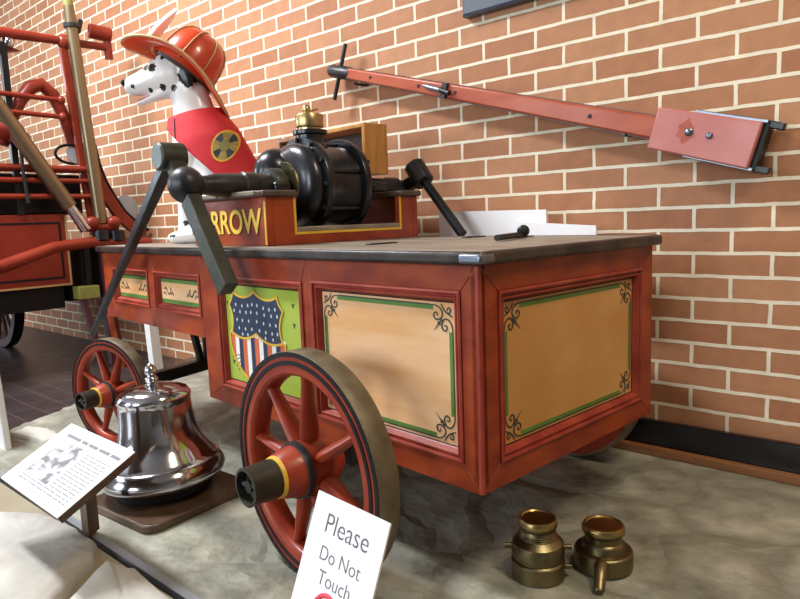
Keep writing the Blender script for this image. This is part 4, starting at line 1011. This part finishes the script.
for i in range(len(ar) - 1): pass
obj('arched_guard', B().tube(ar, [.030, .032, .034, .036, .036, .034, .032, .030], 14), 'red_far', E_)
rd = obj('bronze_tube', B().tube([P3(-.392, 1.93, -2.95), P3(-.388, 1.86, -2.95), P3(-.326, .79, -2.95)], [.026, .030, .034], 40), 'rodbrass', E_)
obj('tip', B().tube([P3(-.396, 1.985, -2.95), P3(-.392, 1.925, -2.95)], [.023, .026], 16), 'olive', rd)
obj('clamp', B().lathe([(.034, -.012), (.040, -.010), (.040, .010), (.034, .012)], P3(-.386, 1.83, -2.95), (0, .06, -1), 20).bar(P3(-.355, 1.80, -2.95), P3(-.335, 1.87, -2.95), .02, .02), 'iron', rd)
rd = obj('bronze_tube', B().tube([P3(-1.0, 1.72, -2.94), P3(-.49, .88, -2.94)], [.046, .038], 40), 'rodbrass', E_)
obj('silver_end', B().tube([P3(-.49, .88, -2.94), P3(-.415, .755, -2.94)], [.026, .034], 20), 'chrome', rd)
for y in (-.385, -.265): obj('red_fitting', B().ell(P3(y, .790, -2.93), (.035, .04, .034)), 'red_far', E_)
obj('red_fitting', B().tube([P3(-.42, .765, -2.94), P3(-.24, .765, -2.94)], .024, 14), 'red_far', E_)
obj('coupling', B().lathe([(.03, -.03), (.045, -.02), (.045, .03), (.03, .035)], P3(-.34, .715, -2.93), (0, 0, 1), 24).lathe([(.03, -.03), (.045, -.02), (.045, .03), (.03, .035)], P3(-.255, .71, -2.93), (0, 0, 1), 24), 'castiron', E_)
ca = [(-.325, 1.20), (-.310, 1.10), (-.280, 1.00), (-.240, .92), (-.185, .83), (-.12, .765), (-.05, .715)]
for i in range(1): obj('curved_guard', B().ribbon(ca, [.045, .05, .055, .06, .06, .06, .055], Vector((0, .5, .03)), Y3, Z3, X3, -.035, .0), 'red_far', E_)
obj('curved_edge', B().ribbon([(a + .030, z + .022) for a, z in ca], .012, Vector((0, .5, .03)), Y3, Z3, X3, -.034, .002), 'black_line', E_)
obj('reflector', B().lathe([(.001, -.01), (.06, -.008), (.075, .0), (.06, .004), (.001, .006)], P3(-.125, .875, -3.03), (1, .25, .25), 32), 'glass', E_)
obj('lamp_ring', B().tube([P3(-.42 + .085 * cos(a * pi / 16), 1.165 + .050 * sin(a * pi / 16), -3.02) for a in range(32)], .008, 8, closed=True), 'black_paint', E_)
obj('lamp_glass', B().lathe([(.001, -.004), (.05, -.004), (.05, .004), (.001, .004)], P3(-.40, 1.165, -3.02), (1, 0, .1), 28), 'glass', E_)
obj('chain', B().tube([P3(-.695, 1.235, -2.96), P3(-.695, 1.05, -2.96), P3(-.685, .90, -2.96)], .009, 8), 'iron', E_)
obj('red_knob', B().ell(P3(-.755, 1.27, -2.97), (.06, .09, .055)).ell(P3(-.70, 1.235, -2.97), (.05, .06, .035)), 'red_far', E_)
obj('green_block', eb_(-3.02, -2.93, -.487, -.375, .375, .445), 'olive', E_, bevel=.004)
obj('leg', B().bar(P3(-.46, .375, -2.96), P3(-.385, .0, -2.96), .035, .03, (0, 1, 0)), 'maroon', E_)
obj('leg', B().bar(P3(-.31, .70, -3.0), P3(-.30, -.03, -3.0), .05, .05, (0, 1, 0)), 'maroon', E_)
obj('leg', B().bar(P3(-.40, .70, -3.0), P3(-.41, .37, -3.0), .03, .03, (0, 1, 0)), 'black_paint', E_)
for y in (-.45, -1.55):
    o = bpy.data.objects.new('wheel', None); COL.objects.link(o); o.parent = E_; o.location = (-1.30, y + .5, .34); o.empty_display_size = .05
    obj('rim', B().lathe([(.285, -.03), (.285, .03), (.338, .03), (.338, -.03)], (0, 0, 0), Y3, 56, closed=True), 'maroon', o)
    obj('tire', B().lathe([(.337, -.031), (.34, -.028), (.34, .028), (.337, .031)], (0, 0, 0), Y3, 56, closed=True), 'black_paint', o)
    obj('hub', B().lathe([(.03, -.09), (.05, -.07), (.06, .0), (.05, .07), (.03, .09)], (0, 0, 0), Y3, 28), 'maroon', o)
    for k in range(12):
        a = 2 * pi * k / 12 + .1; obj('spoke', B().tube([(.05 * cos(a), 0, .05 * sin(a)), (.29 * cos(a), 0, .29 * sin(a))], .014, 10), 'maroon', o)
